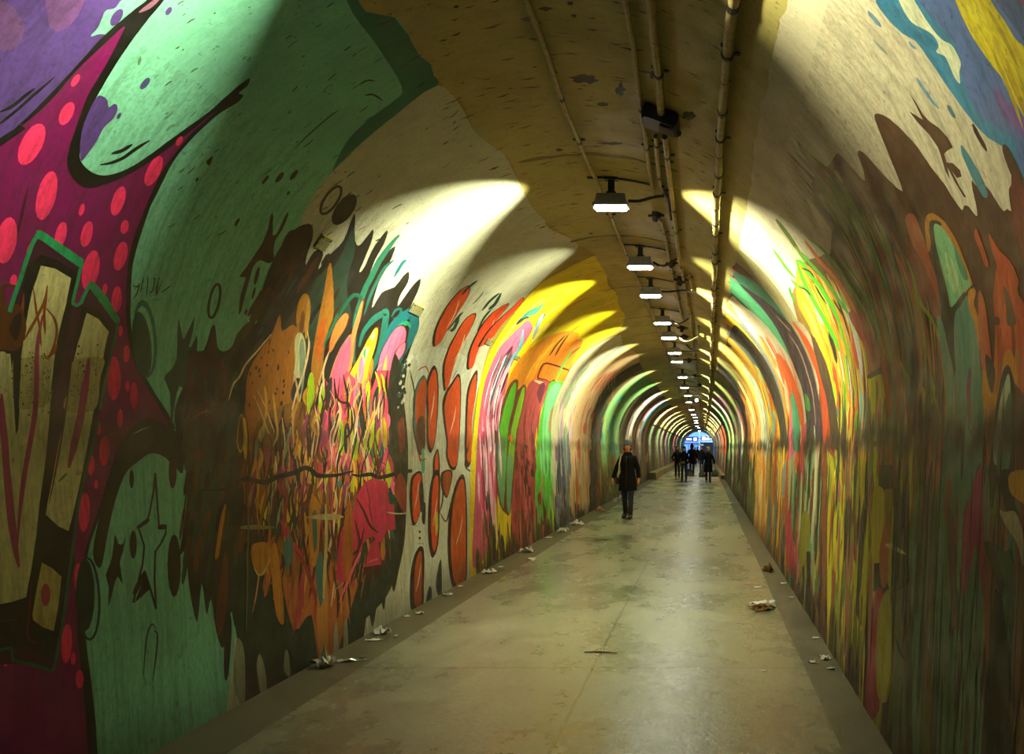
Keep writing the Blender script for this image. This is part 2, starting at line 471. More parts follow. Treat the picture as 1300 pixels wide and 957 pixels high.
# ---- spray tag, teal drop, rings and stars on the mint ground
for p in ['168,362 174,364 178,359', '170,368 176,362 174,372 168,380', '178,372 180,362 182,351', '180,367 187,364', '186,375 187,362 188,350', '188,373 194,368 196,352 190,372',
          '196,372 202,352 198,374 206,356', '204,372 212,366 217,362', '185,376 200,374', '196,379 206,379', '214,383 220,379', '192,380 204,382']:
    stroke('#10231a', p, 1.5)
ellipse('#1b6a60', 184, 430, 15, 50, -4); ellipse(MINT, 183, 432, 12, 44, -4); ellipse('#12463e', 180, 437, 12, 42, -6)
def ring(col, cx, cy, rx, ry, rot, w_):
    c, s = math.cos(R(rot)), math.sin(R(rot)); pts = []
    for i in range(21):
        a = 2 * math.pi * i / 20; pts.append((cx + rx * math.cos(a) * c - ry * math.sin(a) * s, cy + rx * math.cos(a) * s + ry * math.sin(a) * c))
    stroke(col, pts, w_, False, False)
ring('#2a1209', 272, 382, 6.2, 22, 12, 3.4); ring('#2a1209', 420, 254, 8, 20.5, 34, 3.4)
ellipse('#2a1a10', 437, 266, 11, 23, 36); shape('#241409', '262,205 270,198 266,210'); 
for e in [(337,228,2,7,38),(355,225,3,8,38),(373,222,3,8,38),(366,245,1.5,3,38),(301,282,2,6,30),(250,228,1.5,3,30)]: ellipse('#26281a', *e)
# the jumping figure of spray paint
shape('#2c150a', '303,352 312,340 322,325 333,308 340,290 344,272 347,274 346,298 352,295 358,282 364,270 366,273 358,292 350,304 347,320 348,330 340,334 330,330 322,338 318,350 312,372 306,395 303,398 305,375 312,352', k=2)
ellipse('#2c150a', 326, 350, 2.5, 12, 15); ellipse('#2c150a', 322, 372, 1.6, 8, 15); ellipse('#2c150a', 312, 396, 1.6, 4, 15)
# dark teal star on the left of the piece
shape('#1f4034', '208,480 216,470 224,455 225,420 227,404 232,430 236,425 244,408 247,402 245,420 240,440 244,438 250,425 250,445 243,455 240,470 238,485 244,520 236,500 228,490 222,510 217,545 216,500', k=2)
# lower mint area
shape('#1f1c10', '160,560 182,545 205,541 224,548 232,560 232,600 220,590 205,578 190,576 175,586 160,600 148,630 138,670 128,720 118,700 130,640 145,590')
for p, w_ in [('197,600 195,622 190,650 187,660 175,668 183,693 181,715 175,740 169,765', 2.6), ('169,765 178,742 184,725 191,748 198,773', 2.8), ('198,773 196,735 197,700 204,690 210,678 211,668 202,671 200,645 197,600', 2.6)]:
    stroke('#12140b', p, w_, False, False)
shape('#12140b', '168,756 172,742 180,728 184,724 178,742', k=2); shape('#12140b', '174,668 187,658 189,662 176,671'); shape('#12140b', '201,666 211,666 210,671 201,672')
ellipse('#14150c', 167, 608, 3, 12, 0); ellipse('#14150c', 169, 691, 4.6, 18, 0)
shape('#14150c', '134,730 140,715 143,700 146,678 150,690 156,690 160,678 156,700 152,715 156,742 150,732 146,738 142,755 137,770 138,745', k=2)
ellipse('#1c1a0e', 221, 718, 8.5, 40, 0); ellipse('#241a0c', 219, 600, 5, 20, 0)
ring('#10302a', 112, 760, 14, 52, -2, 3); ellipse('#0c241e', 108, 755, 12, 46, 0)
for p in ['142,622 130,650 124,680 118,705', '182,860 186,810 193,792 198,800', '195,800 200,810 194,865', '186,870 180,850']: stroke('#14180e', p, 2)

# ---- the fiery wild style piece: dark halo
HALO = '#1b1710'
shape(HALO, '228,700 240,620 226,560 222,520 236,480 240,445 258,445 268,416 273,414 276,440 284,446 294,440 301,424 314,409 322,411 328,404 331,375 340,345 355,315 374,291 390,284 397,288 396,305 390,322 388,336 398,320 407,317 410,324 404,342 420,322 436,305 447,276 451,274 450,300 455,312 466,300 474,291 471,308 462,330 456,345 462,340 472,318 482,303 492,292 488,308 476,330 470,348 484,328 502,312 494,334 481,358 472,391 484,372 496,366 502,363 512,350 519,345 518,358 508,375 505,388 514,376 526,360 534,354 531,368 522,388 520,400 530,415 520,445 512,470 508,500 512,560 514,600 516,640 513,690 506,725 500,752 496,738 490,756 487,775 481,756 473,797 467,771 461,812 450,830 400,870 370,900 310,960 308,870 303,812 297,792 294,776 290,790 283,823 274,800 268,760 262,780 256,740 250,790 240,745 236,700', k=3)
shape('#243d2c', '330,520 345,470 350,440 372,400 392,372 410,350 430,330 448,290 450,320 440,360 445,400 430,420 400,440 372,470 350,540')
shape('#3a1c0a', '236,480 242,450 262,445 270,420 278,450 292,470 300,500 290,540 262,560 238,600 232,560')
shape('#301a0c', '362,300 378,290 390,290 388,315 378,345 360,380 345,410 340,400 348,350')
shape('#1d3a2c', '238,620 262,560 292,520 300,560 280,640 262,700 240,700')
shape('#1a4034', '345,560 380,640 400,740 460,720 505,640 512,560 500,520 440,560', False); shape('#12281c', '300,700 400,740 480,700 505,660 500,735 470,780 380,850 310,840')
shape('#3f5c1a', '322,520 330,505 345,470 340,520')
rh = random.Random(55)
for i in range(240):
    x = rh.uniform(234, 330) if i < 170 else rh.uniform(330, 440); y = rh.uniform(450, 700) if i < 170 else rh.uniform(320, 440)
    if i >= 170 and y < 700 - x: continue
    l = rh.uniform(8, 50); w_ = rh.uniform(1.5, 8); ln = -.15 if i < 170 else -.6
    stroke(rh.choice(['#3a1c08', '#4c260a', '#2c3c28', '#1f3428', '#2a200e', '#100c06', '#5a2c0c', '#284436', '#3c3410', '#0e0c08']), [(x, y), (x + ln * l * .5, y + l * .5), (x + ln * l, y + l)], w_)
stroke('#8a2c0c', '240,536 252,526 262,522 268,524', 3)
# rising tongues
shape('#b06a14', '312,500 316,470 330,445 344,425 352,405 356,400 358,420 372,412 382,430 380,470 372,520 360,600 345,640 320,640 310,580', k=3)
for i in range(26):
    x = rnd.uniform(316, 372); y = rnd.uniform(430, 520); ellipse('#3c260a', x, y, rnd.uniform(.7, 2), rnd.uniform(1.5, 4), 10)
ellipse('#b07318', 385, 398, 9, 26, 6); ellipse('#c08a2a', 390, 405, 2.6, 26, 4); ellipse('#7a4a10', 383, 412, 3, 18, 6)
shape('#b0701a', '395,470 398,440 405,400 412,365 416,340 420,335 423,365 423,400 418,415 412,440 408,480 400,500')
shape('#c05a10', '400,440 407,410 413,405 410,440 404,460')
shape('#cfc58c', '374,430 382,422 388,440 386,480 378,520 372,500 374,460'); shape('#8a9a78', '380,440 385,432 387,470 382,500')
# teal loops
for c_, p, w_ in [('#1f6a50', '450,470 449,440 452,405 462,370 472,350 482,330 498,308 507,298', 7), ('#185844', '420,420 440,384 452,374 460,384 452,398', 5), ('#1d7060', '456,440 462,420 476,404 486,398 490,396 488,415 482,445 472,470 464,500', 8),
                  ('#0f6e74', '480,470 487,445 500,415 515,400 524,398 526,412 521,430 512,450', 12), ('#22a070', '484,465 492,440 504,418 516,410 521,416', 6), ('#126a60', '490,530 488,500 494,478 504,460 512,448', 10),
                  ('#17605a', '497,402 502,394 509,392 506,402 498,404', 3), ('#1a5e4a', '462,400 470,375 482,350 490,338 500,330', 4), ('#0f5a58', '500,352 510,335 516,330', 4), ('#1d7050', '410,440 424,410 428,398', 4)]:
    stroke(c_, p, w_)
# orange and pink tongues
OUT = '#e8b070'
def tongue(col, outc, pts, w_=1.8):
    shape(outc, pts); q = [tuple(float(v) for v in w.split(',')) for w in pts.split()]
    cx = sum(a for a, b in q) / len(q); cy = sum(b for a, b in q) / len(q)
    mw = max(a for a, b in q) - min(a for a, b in q); k = 1 - 2 * w_ / max(mw, 5)
    shape(col, [(cx + (a - cx) * k, cy + (b - cy) * (1 - (1 - k) * .45)) for a, b in q])
tongue('#e8853a', '#5a1c10', '416,448 418,430 425,412 434,400 441,396 444,402 438,418 428,432 421,445')
tongue('#f09050', '#8a3a1a', '420,500 432,470 440,445 450,410 458,385 462,380 459,400 452,425 449,450 444,480 438,520 426,520')
tongue('#ff6a8c', '#e09040', '412,520 418,480 428,450 438,432 446,425 446,450 440,480 432,520 424,560')
tongue('#ffd92a', '#6a2010', '441,480 452,458 463,437 473,420 479,414 481,420 477,440 470,462 464,490 456,520 446,520')
shape('#fff0a0', '458,450 466,436 474,422 476,424 468,445 460,470'); shape('#c0b010', '467,430 472,432 470,440 464,440')
shape('#20a060', '461,448 464,442 463,456'); shape('#ff8a2a', '466,478 471,455 474,462 468,492'); shape('#ff86b0', '455,470 459,452 462,470 458,500')
tongue('#ff7aa0', '#4a0f18', '470,520 476,480 482,450 492,430 502,416 512,412 517,420 514,438 505,452 498,470 490,500 482,540')
tongue('#ff86a4', '#4a0f18', '500,450 506,440 516,433 515,445 508,455 502,460')
shape('#ffc060', '486,466 491,450 490,475 486,482'); stroke('#ffd8c0', '478,470 484,462', 2)
# pink heart of the piece and its outlines
shape('#d8506a', '398,600 402,520 412,480 425,500 440,470 470,500 480,470 500,470 492,500 494,560 492,600 485,640 470,660 400,640', False)
shape('#b06022', '335,760 345,640 362,600 400,590 470,600 480,640 470,700 455,740 440,790 420,850 405,850 395,780 372,800 352,720', k=3)
shape('#8a5a14', '310,640 318,560 345,520 398,520 402,640 372,740 352,700 330,640')
PAL1 = ['#e8506c', '#ff6f92', '#c8d018', '#a8c010', '#e09028', '#c8661c', '#8c3a2c', '#a03c70', '#5a7a68', '#e8c020', '#c03c50', '#28302c', '#d86a30', '#6a3a1c', '#f0a060', '#7a8a60', '#932f5a', '#502010']
PALD = ['#8a5418', '#a8641c', '#6a3a14', '#5c1c1c', '#a83c4c', '#3c5a4c', '#24382c', '#c07a24', '#7a2c40', '#b0902c', '#40240f', '#8a3c20']
for i in range(620):
    y = rnd.uniform(470, 700); x = rnd.uniform(312, 494)
    if y > 560 + (x - 300) * 1.3 or y < 640 - (x - 300) * 1.2: continue
    L = rnd.uniform(10, 56) * (1 if y < 600 else 1.3); lean = rnd.uniform(-.28, .28); wd = rnd.uniform(1.2, 6)
    b = rnd.uniform(-3, 3)
    stroke(rnd.choice(PALD if y > 612 or (x < 370 and rnd.random() < .7) else PAL1[:12] if x > 400 and rnd.random() < .6 else PAL1), [(x, y), (x + L * lean * .5 + b, y + L * .5), (x + L * lean, y + L)], wd)
for e in [(394,500,5,28,2,'#a9c70e'),(408,505,4,20,4,'#a9c70e'),(467,497,2.6,14,2,'#b8d40e'),(433,555,4,24,-2,'#a9c70e'),(451,570,3,15,0,'#a8b810'),(417,500,3.4,22,8,'#2a2e30'),(376,496,6,17,8,'#242622'),
          (459,530,3,28,-6,'#262a30'),(440,556,4,20,2,'#262a2e'),(354,595,4,24,0,'#8a2a60'),(368,640,3.6,24,6,'#e8c010'),(382,640,3.4,22,0,'#c89818'),(440,625,3.4,14,0,'#903a80'),(412,640,2.5,18,2,'#385028')]:
    ellipse(e[5], *e[:5])
tongue('#e8c018', '#6a3a10', '306,530 312,528 316,560 312,590 306,560'); tongue('#5a2c10', '#b89a28', '300,560 304,530 308,528 310,560 305,575', 1.4)
tongue('#7a4a28', '#e0b070', '392,585 394,555 402,530 405,548 400,575 394,590')
tongue('#40200c', '#e8b888', '422,560 424,535 430,520 433,530 428,555 424,566')
tongue('#f0567a', '#40121a', '488,596 478,600 482,585 492,565 494,570 491,585')
for p in ['326,494 336,515 345,540 352,556 346,566 340,548 330,520 322,502', '392,600 388,570 392,530 400,505 406,480 412,460', '366,560 372,520 378,500 372,470', '400,545 394,590 392,630', '420,600 422,560 428,540 432,520 426,500 424,480',
          '444,612 446,580 445,540 450,510 458,495 464,480', '470,610 466,580 455,560 452,530', '484,598 478,604 474,600 468,590', '486,500 484,540 488,575', '436,500 446,496 454,484 462,470', '402,620 412,604 420,596', '378,600 386,570 384,545 390,520',
          '430,606 436,590 442,570 440,545', '446,516 450,540 458,566 466,590 466,604', '412,500 410,470 418,445', '352,640 350,600 356,570 354,545', '290,508 296,488 304,478 312,462 326,446 344,424', '390,420 392,440 386,470 376,500 370,520',
          '376,610 380,640 388,660', '384,640 390,610 402,600', '424,650 422,680 410,720', '440,640 436,680 430,720 424,760', '455,626 448,660 440,690 428,720 420,770']:
    stroke(rnd.choice(['#e8bc80', '#d8a868', '#f0c890']), p, rnd.uniform(1.6, 2.8))
for p in ['424,480 426,500 432,510 442,512 445,520', '436,560 446,545 446,520', '352,560 350,548 344,530', '466,560 478,600', '474,580 490,590', '400,560 396,600', '492,470 490,490 496,520 498,560']: stroke('#2a120c', p, 3)
def wavy(x0, x1, y0, y1, cols, n, W, seed, L=(25, 80), keep=None):
    r = random.Random(seed); k = 0
    while k < n:
        x = r.uniform(x0, x1); y = r.uniform(y0, y1); k += 1
        if keep and not keep(x, y): continue
        l = r.uniform(*L); lean = r.uniform(-.22, .12); am = r.uniform(.5, 3); ph = r.uniform(0, 6)
        stroke(r.choice(cols), [(x + lean * l * t + am * math.sin(ph + 4.5 * t), y + l * t) for t in (0, .2, .4, .6, .8, 1)], r.uniform(*W))
inside = lambda x, y: y < 600 + (x - 300) * .8 and y > 600 - (x - 270) * .95
wavy(312, 400, 440, 640, ['#3c2008', '#5a3410', '#241606', '#7a4a14', '#c88c28', '#6a2c18', '#8c9a6c', '#a03c5a', '#d8a83c', '#4c1c18'], 190, (1.5, 5), 201, (15, 60), inside)
wavy(390, 492, 470, 600, ['#2a120c', '#1c1410', '#4a1410', '#262c30'], 55, (1, 2.4), 202, (20, 60), inside)
wavy(330, 492, 450, 640, ['#e8bc80', '#f0d098', '#d8a060', '#f4dcb0'], 30, (.9, 1.9), 203, (20, 60), inside)
wavy(330, 480, 600, 740, ['#3c1c0c', '#241408', '#c88a4a', '#1c2c20', '#8a5418', '#a83048', '#5a2410'], 110, (1.2, 4), 204, (20, 70))
for q_ in ['346,566 352,552 350,530 346,500', '334,540 338,520 336,490']: stroke('#d8a840', q_, 3)
# red arrows at the foot
shape('#c02848', '428,700 434,670 446,655 452,630 462,612 475,606 490,612 494,640 500,640 502,672 490,674 484,690 472,680 460,690 450,720 436,740 426,735', False)
shape('#c02848', '463,720 470,690 480,682 484,716', False); shape('#3a0e0c', '461,720 485,716 484,728 462,730', False)
shape('#d02a5a', '478,645 488,640 490,660 484,684 476,690', False)
for p in ['452,632 462,650 470,668 480,676', '450,660 456,690 446,720', '434,720 446,706 456,694 462,670', '444,640 432,670 428,700', '468,640 474,670', '464,612 470,640']: stroke('#4a0c18', p, 3)
stroke('#e8606a', '430,765 440,740 452,712 458,700', 3); stroke('#f08090', '426,748 436,740', 3); stroke('#d8a070', '466,714 480,709', 2.6)
stroke('#c02848', '356,660 366,684 378,700 384,716', 6); stroke('#8a2c1c', '376,700 388,720 398,750 404,770', 5); shape('#a83a40', '372,800 380,740 386,720 384,770 374,800')
stroke('#b87814', '286,640 281,665 276,700 274,710', 5); shape('#b87814', '318,700 322,690 340,690 342,715 334,730 326,728 320,715'); stroke('#c8b060', '322,720 328,730 336,724 342,708', 2)
shape('#c07a1c', '392,640 400,630 406,650 404,700 398,720 392,700'); shape('#3a5a50', '396,655 401,650 402,690 398,700')
shape('#c07a1c', '350,780 344,730 342,700 350,690 356,730 360,790'); shape('#5a2a0c', '286,700 290,730 286,780 278,810 274,780 280,730')
shape('#b8782c', '405,850 402,760 406,720 414,720 416,780 416,850'); shape('#a85a1a', '434,700 440,640 446,640 448,700 440,740')
shape('#3f6a60', '360,690 368,680 372,700 364,724'); shape('#3f6a60', '400,720 408,700 412,740 406,770')
shape('#0e0e0a', '286,790 292,780 294,800 290,855 285,862 284,830'); shape('#8f9676', '297,870 299,820 303,810 310,830 310,900'); shape('#8f9676', '326,850 330,830 338,860 336,900'); shape('#8f9676', '360,850 362,826 366,830 368,858')
for a, b in [(424, 850), (436, 846)]: shape('#9a9c7c', [(a, b), (a, b - 50), (a + 4, b - 58), (a + 6, b - 20), (a + 7, b)])
# faded white drips across the piece
shape('#7c7448', '306,668 320,666 345,668 345,671 320,672 306,671'); stroke('#6c643c', '314,620 315,660 314,700 313,760 312,800', 2); shape('#b09c64', '392,655 420,652 436,656 420,660 392,658'); stroke('#c8b070', '413,640 414,680 412,720 410,760', 4)
stroke('#c8c090', '490,650 505,652 520,651', 1.8)
# the long dark crack running across
stroke('#14110a', '252,622 275,622 290,620 300,612 312,608 326,611 338,612 350,606 362,603 376,599 386,594 394,596 402,603 414,604 428,603 440,600 448,598', 6, True)
stroke('#14110a', '446,602 456,604 470,602 480,606 492,604 510,599 530,597 545,596', 5, True)
stroke('#14110a', '540,597 548,592 556,596 566,597 580,593 596,598', 3.4, True)
for i in range(3): ellipse('#5c5836', 502 + i, 480 + i * 9, 3, 8, 15)

# ---- white ground with orange drops
ORG = '#e05018'; ORD = '#8a2c10'
shape('#262a20', '500,450 508,462 516,470 512,500 516,540 518,580 516,620 510,640 500,600 498,540 492,500')
shape('#7a3420', '505,540 512,530 514,560 508,575'); shape('#8a3420', '500,620 508,600 516,620 514,650 506,640')
shape('#d6d8bc', '511,470 516,455 524,450 530,470 520,510 524,560 522,640 524,700 510,760 504,810 596,780 598,540 610,470 560,440 530,450', k=3)
for i in range(34):
    x = rnd.gauss(507, 2.4); y = rnd.uniform(458, 520); ellipse(rnd.choice(['#20281f', '#d6d8bc', '#3c5a50']), x + (520 - y) * .1, y, rnd.uniform(.8, 2.2), rnd.uniform(1.5, 4), 15)
def drop(pts, c=ORG, o='#241208', hi=True, w_=2.2):
    q = [tuple(float(v) for v in w.split(',')) for w in pts.split()]
    shape(o, q); cx = sum(a for a, b in q) / len(q); cy = sum(b for a, b in q) / len(q)
    mw = max(a for a, b in q) - min(a for a, b in q); k = 1 - 2 * w_ / max(mw, 6)
    shape(c, [(cx + 1 + (a - cx) * k, cy + (b - cy) * (1 - (1 - k) * .35)) for a, b in q])
    if hi: stroke('#f8c8a0', [(cx + mw * .22, cy - 18), (cx + mw * .1, cy), (cx - mw * .12, cy + 18)], 1.2)
drop('549,439 551,420 562,396 576,376 590,364 597,363 594,376 580,398 566,420 556,436')
drop('563,496 561,470 566,448 578,424 590,405 602,397 604,402 596,420 584,442 574,466 568,488')
drop('592,468 594,448 602,428 614,408 628,394 644,385 645,388 634,402 616,424 604,448 598,466', '#f04a18')
drop('606,440 620,418 634,404 650,390 662,378 665,380 652,396 636,412 620,432', '#f04a18', hi=False)
drop('541,520 540,490 546,470 552,464 556,480 556,520 552,560 546,575 541,560')
drop('528,560 524,530 524,505 530,485 538,476 542,490 540,520 540,545 534,560', '#c85018', '#3c6a60', False)
shape('#5a3420', '527,548 532,530 538,530 540,560 536,576 530,575')
drop('566,560 561,520 564,500 574,484 582,474 585,490 584,540 580,590 572,596 566,580')
drop('590,590 590,540 592,500 598,480 606,470 604,500 598,540 598,585', '#d05018', hi=False)
drop('549,595 550,580 556,570 558,600 550,620', hi=False); shape('#58b088', '535,572 538,572 539,595 535,600')
drop('524,667 520,640 521,610 527,600 535,600 536,625 532,655'); drop('548,708 543,680 544,630 550,600 558,600 558,640 556,690', w_=3)
drop('574,745 568,700 570,650 578,615 588,602 592,630 593,700 590,745', '#d05a18', w_=3); drop('522,775 520,740 524,710 532,694 538,700 538,740 536,772', '#b04a14', w_=4)
drop('560,620 560,600 574,598 570,625 566,632', '#a84a18', hi=False)
for p, w_ in [('568,420 580,404 588,396', 2.4), ('586,374 594,365 606,356', 2.6), ('612,394 622,382 634,372', 3), ('606,420 614,404 624,392', 2), ('600,386 608,378 614,370', 1.4), ('571,420 577,416 584,398', 4), ('620,392 628,386 636,372', 3.6)]: stroke('#173c34', p, w_)
for p in ['520,470 526,500 524,540 530,570 534,590', '560,600 562,630 558,650', '558,650 566,662 572,640 580,610', '520,665 530,668', '580,470 574,480', '596,560 590,590 600,600', '530,690 538,690']: stroke('#2a2416', p, 1.8)
stroke('#c83a28', '530,512 540,514', 3); stroke('#b8362a', '530,470 540,465 544,474', 1.6); stroke('#b8362a', '531,575 534,584 541,582', 2)
shape('#1d2c30', '535,660 537,640 540,640 539,665'); shape('#1d2c30', '553,745 556,720 560,712 560,760'); shape('#1d2c30', '540,770 544,745 548,750 546,768'); shape('#1d2c30', '532,620 536,610 538,640 534,650')
shape('#d8c830', '552,655 555,650 556,670 553,680'); ellipse('#1a1a10', 532.5, 675, 1.4, 1.6); ellipse('#1a1a10', 532.5, 683, 1.6, 1.6)
# ================================================================ left wall further in
def inpoly(x, y, p):
    c = False; n = len(p); j = n - 1
    for i in range(n):
        if (p[i][1] > y) != (p[j][1] > y) and x < (p[j][0] - p[i][0]) * (y - p[i][1]) / (p[j][1] - p[i][1]) + p[i][0]: c = not c
        j = i
    return c
def pp(s): return [tuple(float(q) for q in w.split(',')) for w in s.split()]
def brush(region, cols, n, L, W, seed, jag=.25, slant=0.0):
    """many upright brush marks inside a region of the wall (seed points given on the photo)"""
    thin = W == (0, 0); r = random.Random(seed); p = pp(region) if isinstance(region, str) else region
    xs = [a for a, b in p]; ys = [b for a, b in p]; k = 0; guard = 0
    while k < n and guard < n * 40:
        guard += 1
        x = r.uniform(min(xs), max(xs)); y = r.uniform(min(ys), max(ys))
        if not inpoly(x, y, p): continue
        k += 1; d, v = wall_at(x, y); s = 1 if x > VX else -1
        l = r.uniform(*L); q = r.uniform(1.2, 5.0 if x < 1000 else 8 if x < 1130 else 13) * (.3 + .7 * r.random()) * d / math.hypot(x - VX, y - VY) * (.35 if thin else 1)
        v2 = v + l * s * 1.0 if s > 0 else v - l
        a, b = (v, v2) if v < v2 else (v2, v)
        sl = slant + r.uniform(-.06, .06)
        pts = []; m = 6
        A = []; B = []
        for i in range(m + 1):
            t = i / m; e = max(.08, min(1, t * 5, (1 - t) * 5)); vv = a + (b - a) * t; dd = d + sl * (t - .5) * l + r.uniform(-1, 1) * jag * q * .3
            A.append((dd - q / 2 * e, vv)); B.append((dd + q / 2 * e, vv))
        fill(r.choice(cols), A + B[::-1])
def xd(x, side):  # distance at which the wall is seen at photo column x at eye height
    return (2.89 if side < 0 else 1.03) / abs(x - VX) * FPX
def cols_at(spec, side, v0, v1, seed=1, jag=.06):
    r = random.Random(seed)
    for x0, x1, c in spec:
        d0, d1 = sorted((xd(x0, side), xd(x1, side)))
        if side < 0: band(c, d0, d1, v0, v1 + r.uniform(-.03, .03), jag, r, 12)
        else: band(c, d0, d1, VT - v1 + r.uniform(-.03, .03), VT - v0, jag, r, 12)
VL = V1 + RAD * (math.pi / 2 - .30)      # where the left murals stop below the crown
VRr = V1 + RAD * (math.pi / 2 - .66)
YEL = '#f5d800'
# yellow ground
shape(YEL, '598,760 597,600 603,530 610,480 624,442 644,410 667,379 690,357 715,343 738,331 757,324 764,330 770,346 772,362 781,370 790,384 796,400 792,412 775,425 757,432 735,452 720,474 708,510 704,560 702,640 700,700 650,740 620,760', k=3)
brush('600,600 612,480 650,410 700,370 760,370 760,420 700,470 640,560', ['#f8e23a', '#e8c400', '#f09a10', '#ffe860'], 60, (.15, .7), (.03, .12), 5)
shape('#2f6a58', '610,600 612,540 616,500 622,478 628,462 626,480 618,520 616,600')
shape('#f0951a', '634,560 640,515 646,480 660,455 680,436 700,425 722,420 735,425 722,445 705,462 690,472 676,500 664,540 658,600 640,640')
brush('640,560 650,470 690,430 730,425 690,480 665,540', ['#f8c020', '#e86a10', '#ffd840', '#f07818', '#f4a020'], 46, (.1, .5), (.03, .1), 6)
# pink candy stripes
shape('#d25a78', '600,720 602,640 604,590 607,540 612,500 618,476 632,444 646,428 660,414 670,406 674,410 676,418 668,432 658,448 648,466 643,490 637,520 634,560 632,600 628,650 618,700', k=3)
brush('606,640 608,540 616,500 634,450 665,415 670,420 645,470 634,540 628,640', ['#f08aa8', '#f47898', '#e8607c', '#f8a8c0', '#c83c5c', '#e45a80'], 90, (.25, .9), (.015, .07), 8)
brush('610,560 622,490 650,435 660,430 640,480 630,560', ['#4a1c28', '#5a3040'], 16, (.15, .5), (.01, .02), 9)
for p, c_ in [('655,412 664,404 672,402', '#2a2c40'), ('662,404 672,396 684,390', '#2f7a5a'), ('670,400 680,396 690,384', '#3a8a60'), ('680,416 684,408 692,398', '#1d3c38'), ('664,418 660,440 645,462 640,480', '#5a98a0'), ('690,398 684,410 676,430', '#8aa0b0')]: stroke(c_, p, 4)
# orange panel, light green and brick columns
shape('#e88418', '682,482 692,458 706,440 722,434 740,432 728,456 720,484 700,484')
stroke('#5a2410', '682,480 690,462 706,464 722,470', 2.2, False); stroke('#5a2410', '682,480 692,482 698,485 704,482', 2, False); stroke('#3a2010', '697,452 706,438 718,425', 2); stroke('#5a1c10', '704,452 712,438 722,424', 2)
stroke('#b83410', '714,462 726,448 738,440', 2.2); stroke('#68b040', '706,482 716,460 730,440', 2.6)
shape('#b84a48', '648,760 648,690 649,640 652,580 658,530 666,500 676,482 698,485 692,505 684,530 679,560 678,600 678,760', k=3)
brush('652,700 655,580 668,500 695,490 680,540 676,700', ['#c05a58', '#a03c3c', '#d06464', '#b84a48', '#8c3430'], 60, (.3, 1.0), (.03, .12), 11)
brush('655,620 660,550 690,540 678,620', ['#3a2018', '#50281c'], 30, (.06, .3), (.02, .07), 12)
shape('#e8c89a', '677,482 690,485 692,489 684,487'); shape('#7a3040', '682,500 686,487 692,488 686,512')
shape('#58c030', '679,760 679,640 680,580 686,530 692,505 700,484 720,488 712,506 706,530 702,570 701,640 701,740', k=3)
shape('#78d088', '688,560 692,510 702,488 712,488 706,510 698,545 696,600 690,600')
brush('682,720 684,560 700,490 704,520 700,720', ['#50b828', '#6ad050', '#489818', '#88d890', '#b89060', '#3c8420'], 50, (.3, 1.0), (.03, .12), 13)
# leaf pair
shape('#6a3a18', '629,600 629,560 634,528 643,495 652,482 658,483 657,495 664,488 668,492 664,515 657,550 653,600 648,650 642,652 634,640', k=2)
shape('#58b81c', '631,590 632,560 637,528 646,498 653,486 655,490 652,512 645,545 642,600 638,640'); shape('#8ac81c', '645,640 644,590 648,550 656,515 663,493 666,495 662,520 655,552 651,600 647,645')
shape('#6aa470', '631,600 632,560 640,560 640,600 639,645 634,630'); shape('#74b078', '643,640 644,580 650,580 650,610 647,650')
shape('#c8b060', '645,554 650,554 650,560 646,560')
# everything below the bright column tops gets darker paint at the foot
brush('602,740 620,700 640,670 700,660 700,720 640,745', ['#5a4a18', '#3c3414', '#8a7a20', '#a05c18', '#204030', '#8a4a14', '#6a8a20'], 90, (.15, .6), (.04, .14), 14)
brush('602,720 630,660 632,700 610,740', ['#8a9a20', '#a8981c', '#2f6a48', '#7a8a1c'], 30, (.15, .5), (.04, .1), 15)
# pale lilac column, blue-grey foot, peach column
V0 = 0; 
cols_at([(700, 706, '#d8d8a8'), (706, 712, '#d8c8c0'), (712, 717, '#b898a8'), (717, 722, '#88b078'), (721, 747, '#ecc48a'), (747, 752, '#3c2c28'), (751, 757, '#5a4434'), (757, 763, '#7a6034'), (763, 786, '#7aa860'),
         (786, 792, '#5a5440'), (792, 797, '#3a3024'), (797, 804, '#c8a8a0'), (804, 808, '#4a3420'), (808, 811, '#c8808a'), (811, 813.5, '#5a7aa8'), (813.5, 816, '#58a840'), (816, 819, '#c0bc98'), (819, 825, '#262018')], -1, 0, VL, 21, .03)
shape('#e4dcae', '700,600 702,560 708,512 720,476 738,452 760,436 785,425 800,424 790,436 770,450 752,468 736,492 724,520 712,560 708,600')
brush('702,560 716,500 740,460 760,460 735,500 722,560', ['#d8b8c0', '#c8a0b0', '#b8c890', '#e8e0c0', '#a8c888'], 50, (.2, .8), (.05, .2), 22)
brush('702,690 704,560 722,540 722,680', ['#7a7a8a', '#5a7090', '#4a6080', '#8a7078', '#383430', '#90a890', '#4a5a70', '#6a5460'], 110, (.3, .9), (.05, .18), 23)
brush('724,680 728,560 748,500 770,482 752,530 746,660', ['#f0d0a0', '#f4dcb0', '#e8b070', '#d88040', '#f0c890', '#c8b060', '#e86a40'], 110, (.25, 1.2), (.04, .16), 24)
for i in range(12): stroke(['#e0501c', '#f07030', '#e8a080'][i % 3], [(748 + i * 2.6, 500 - i * 1.2 + (i % 3) * 9), (758 + i * 2.2, 484 - i), (768 + i * 1.8, 474 - i * .6)], .9)
brush('747,650 749,560 760,510 778,488 768,530 757,560 757,640', ['#2c2020', '#5a3a4a', '#4a2c28', '#3a5a30', '#7a4030', '#5a5a48', '#3c3438'], 90, (.3, 1.0), (.06, .2), 25)
stroke('#1f7a2a', '764,506 773,495 782,485', 3)
brush('757,640 759,570 785,560 785,630', ['#8a7a28', '#a08a30', '#6a6a28', '#b0983c', '#5c4a20', '#a04030'], 90, (.3, 1.0), (.1, .35), 26)
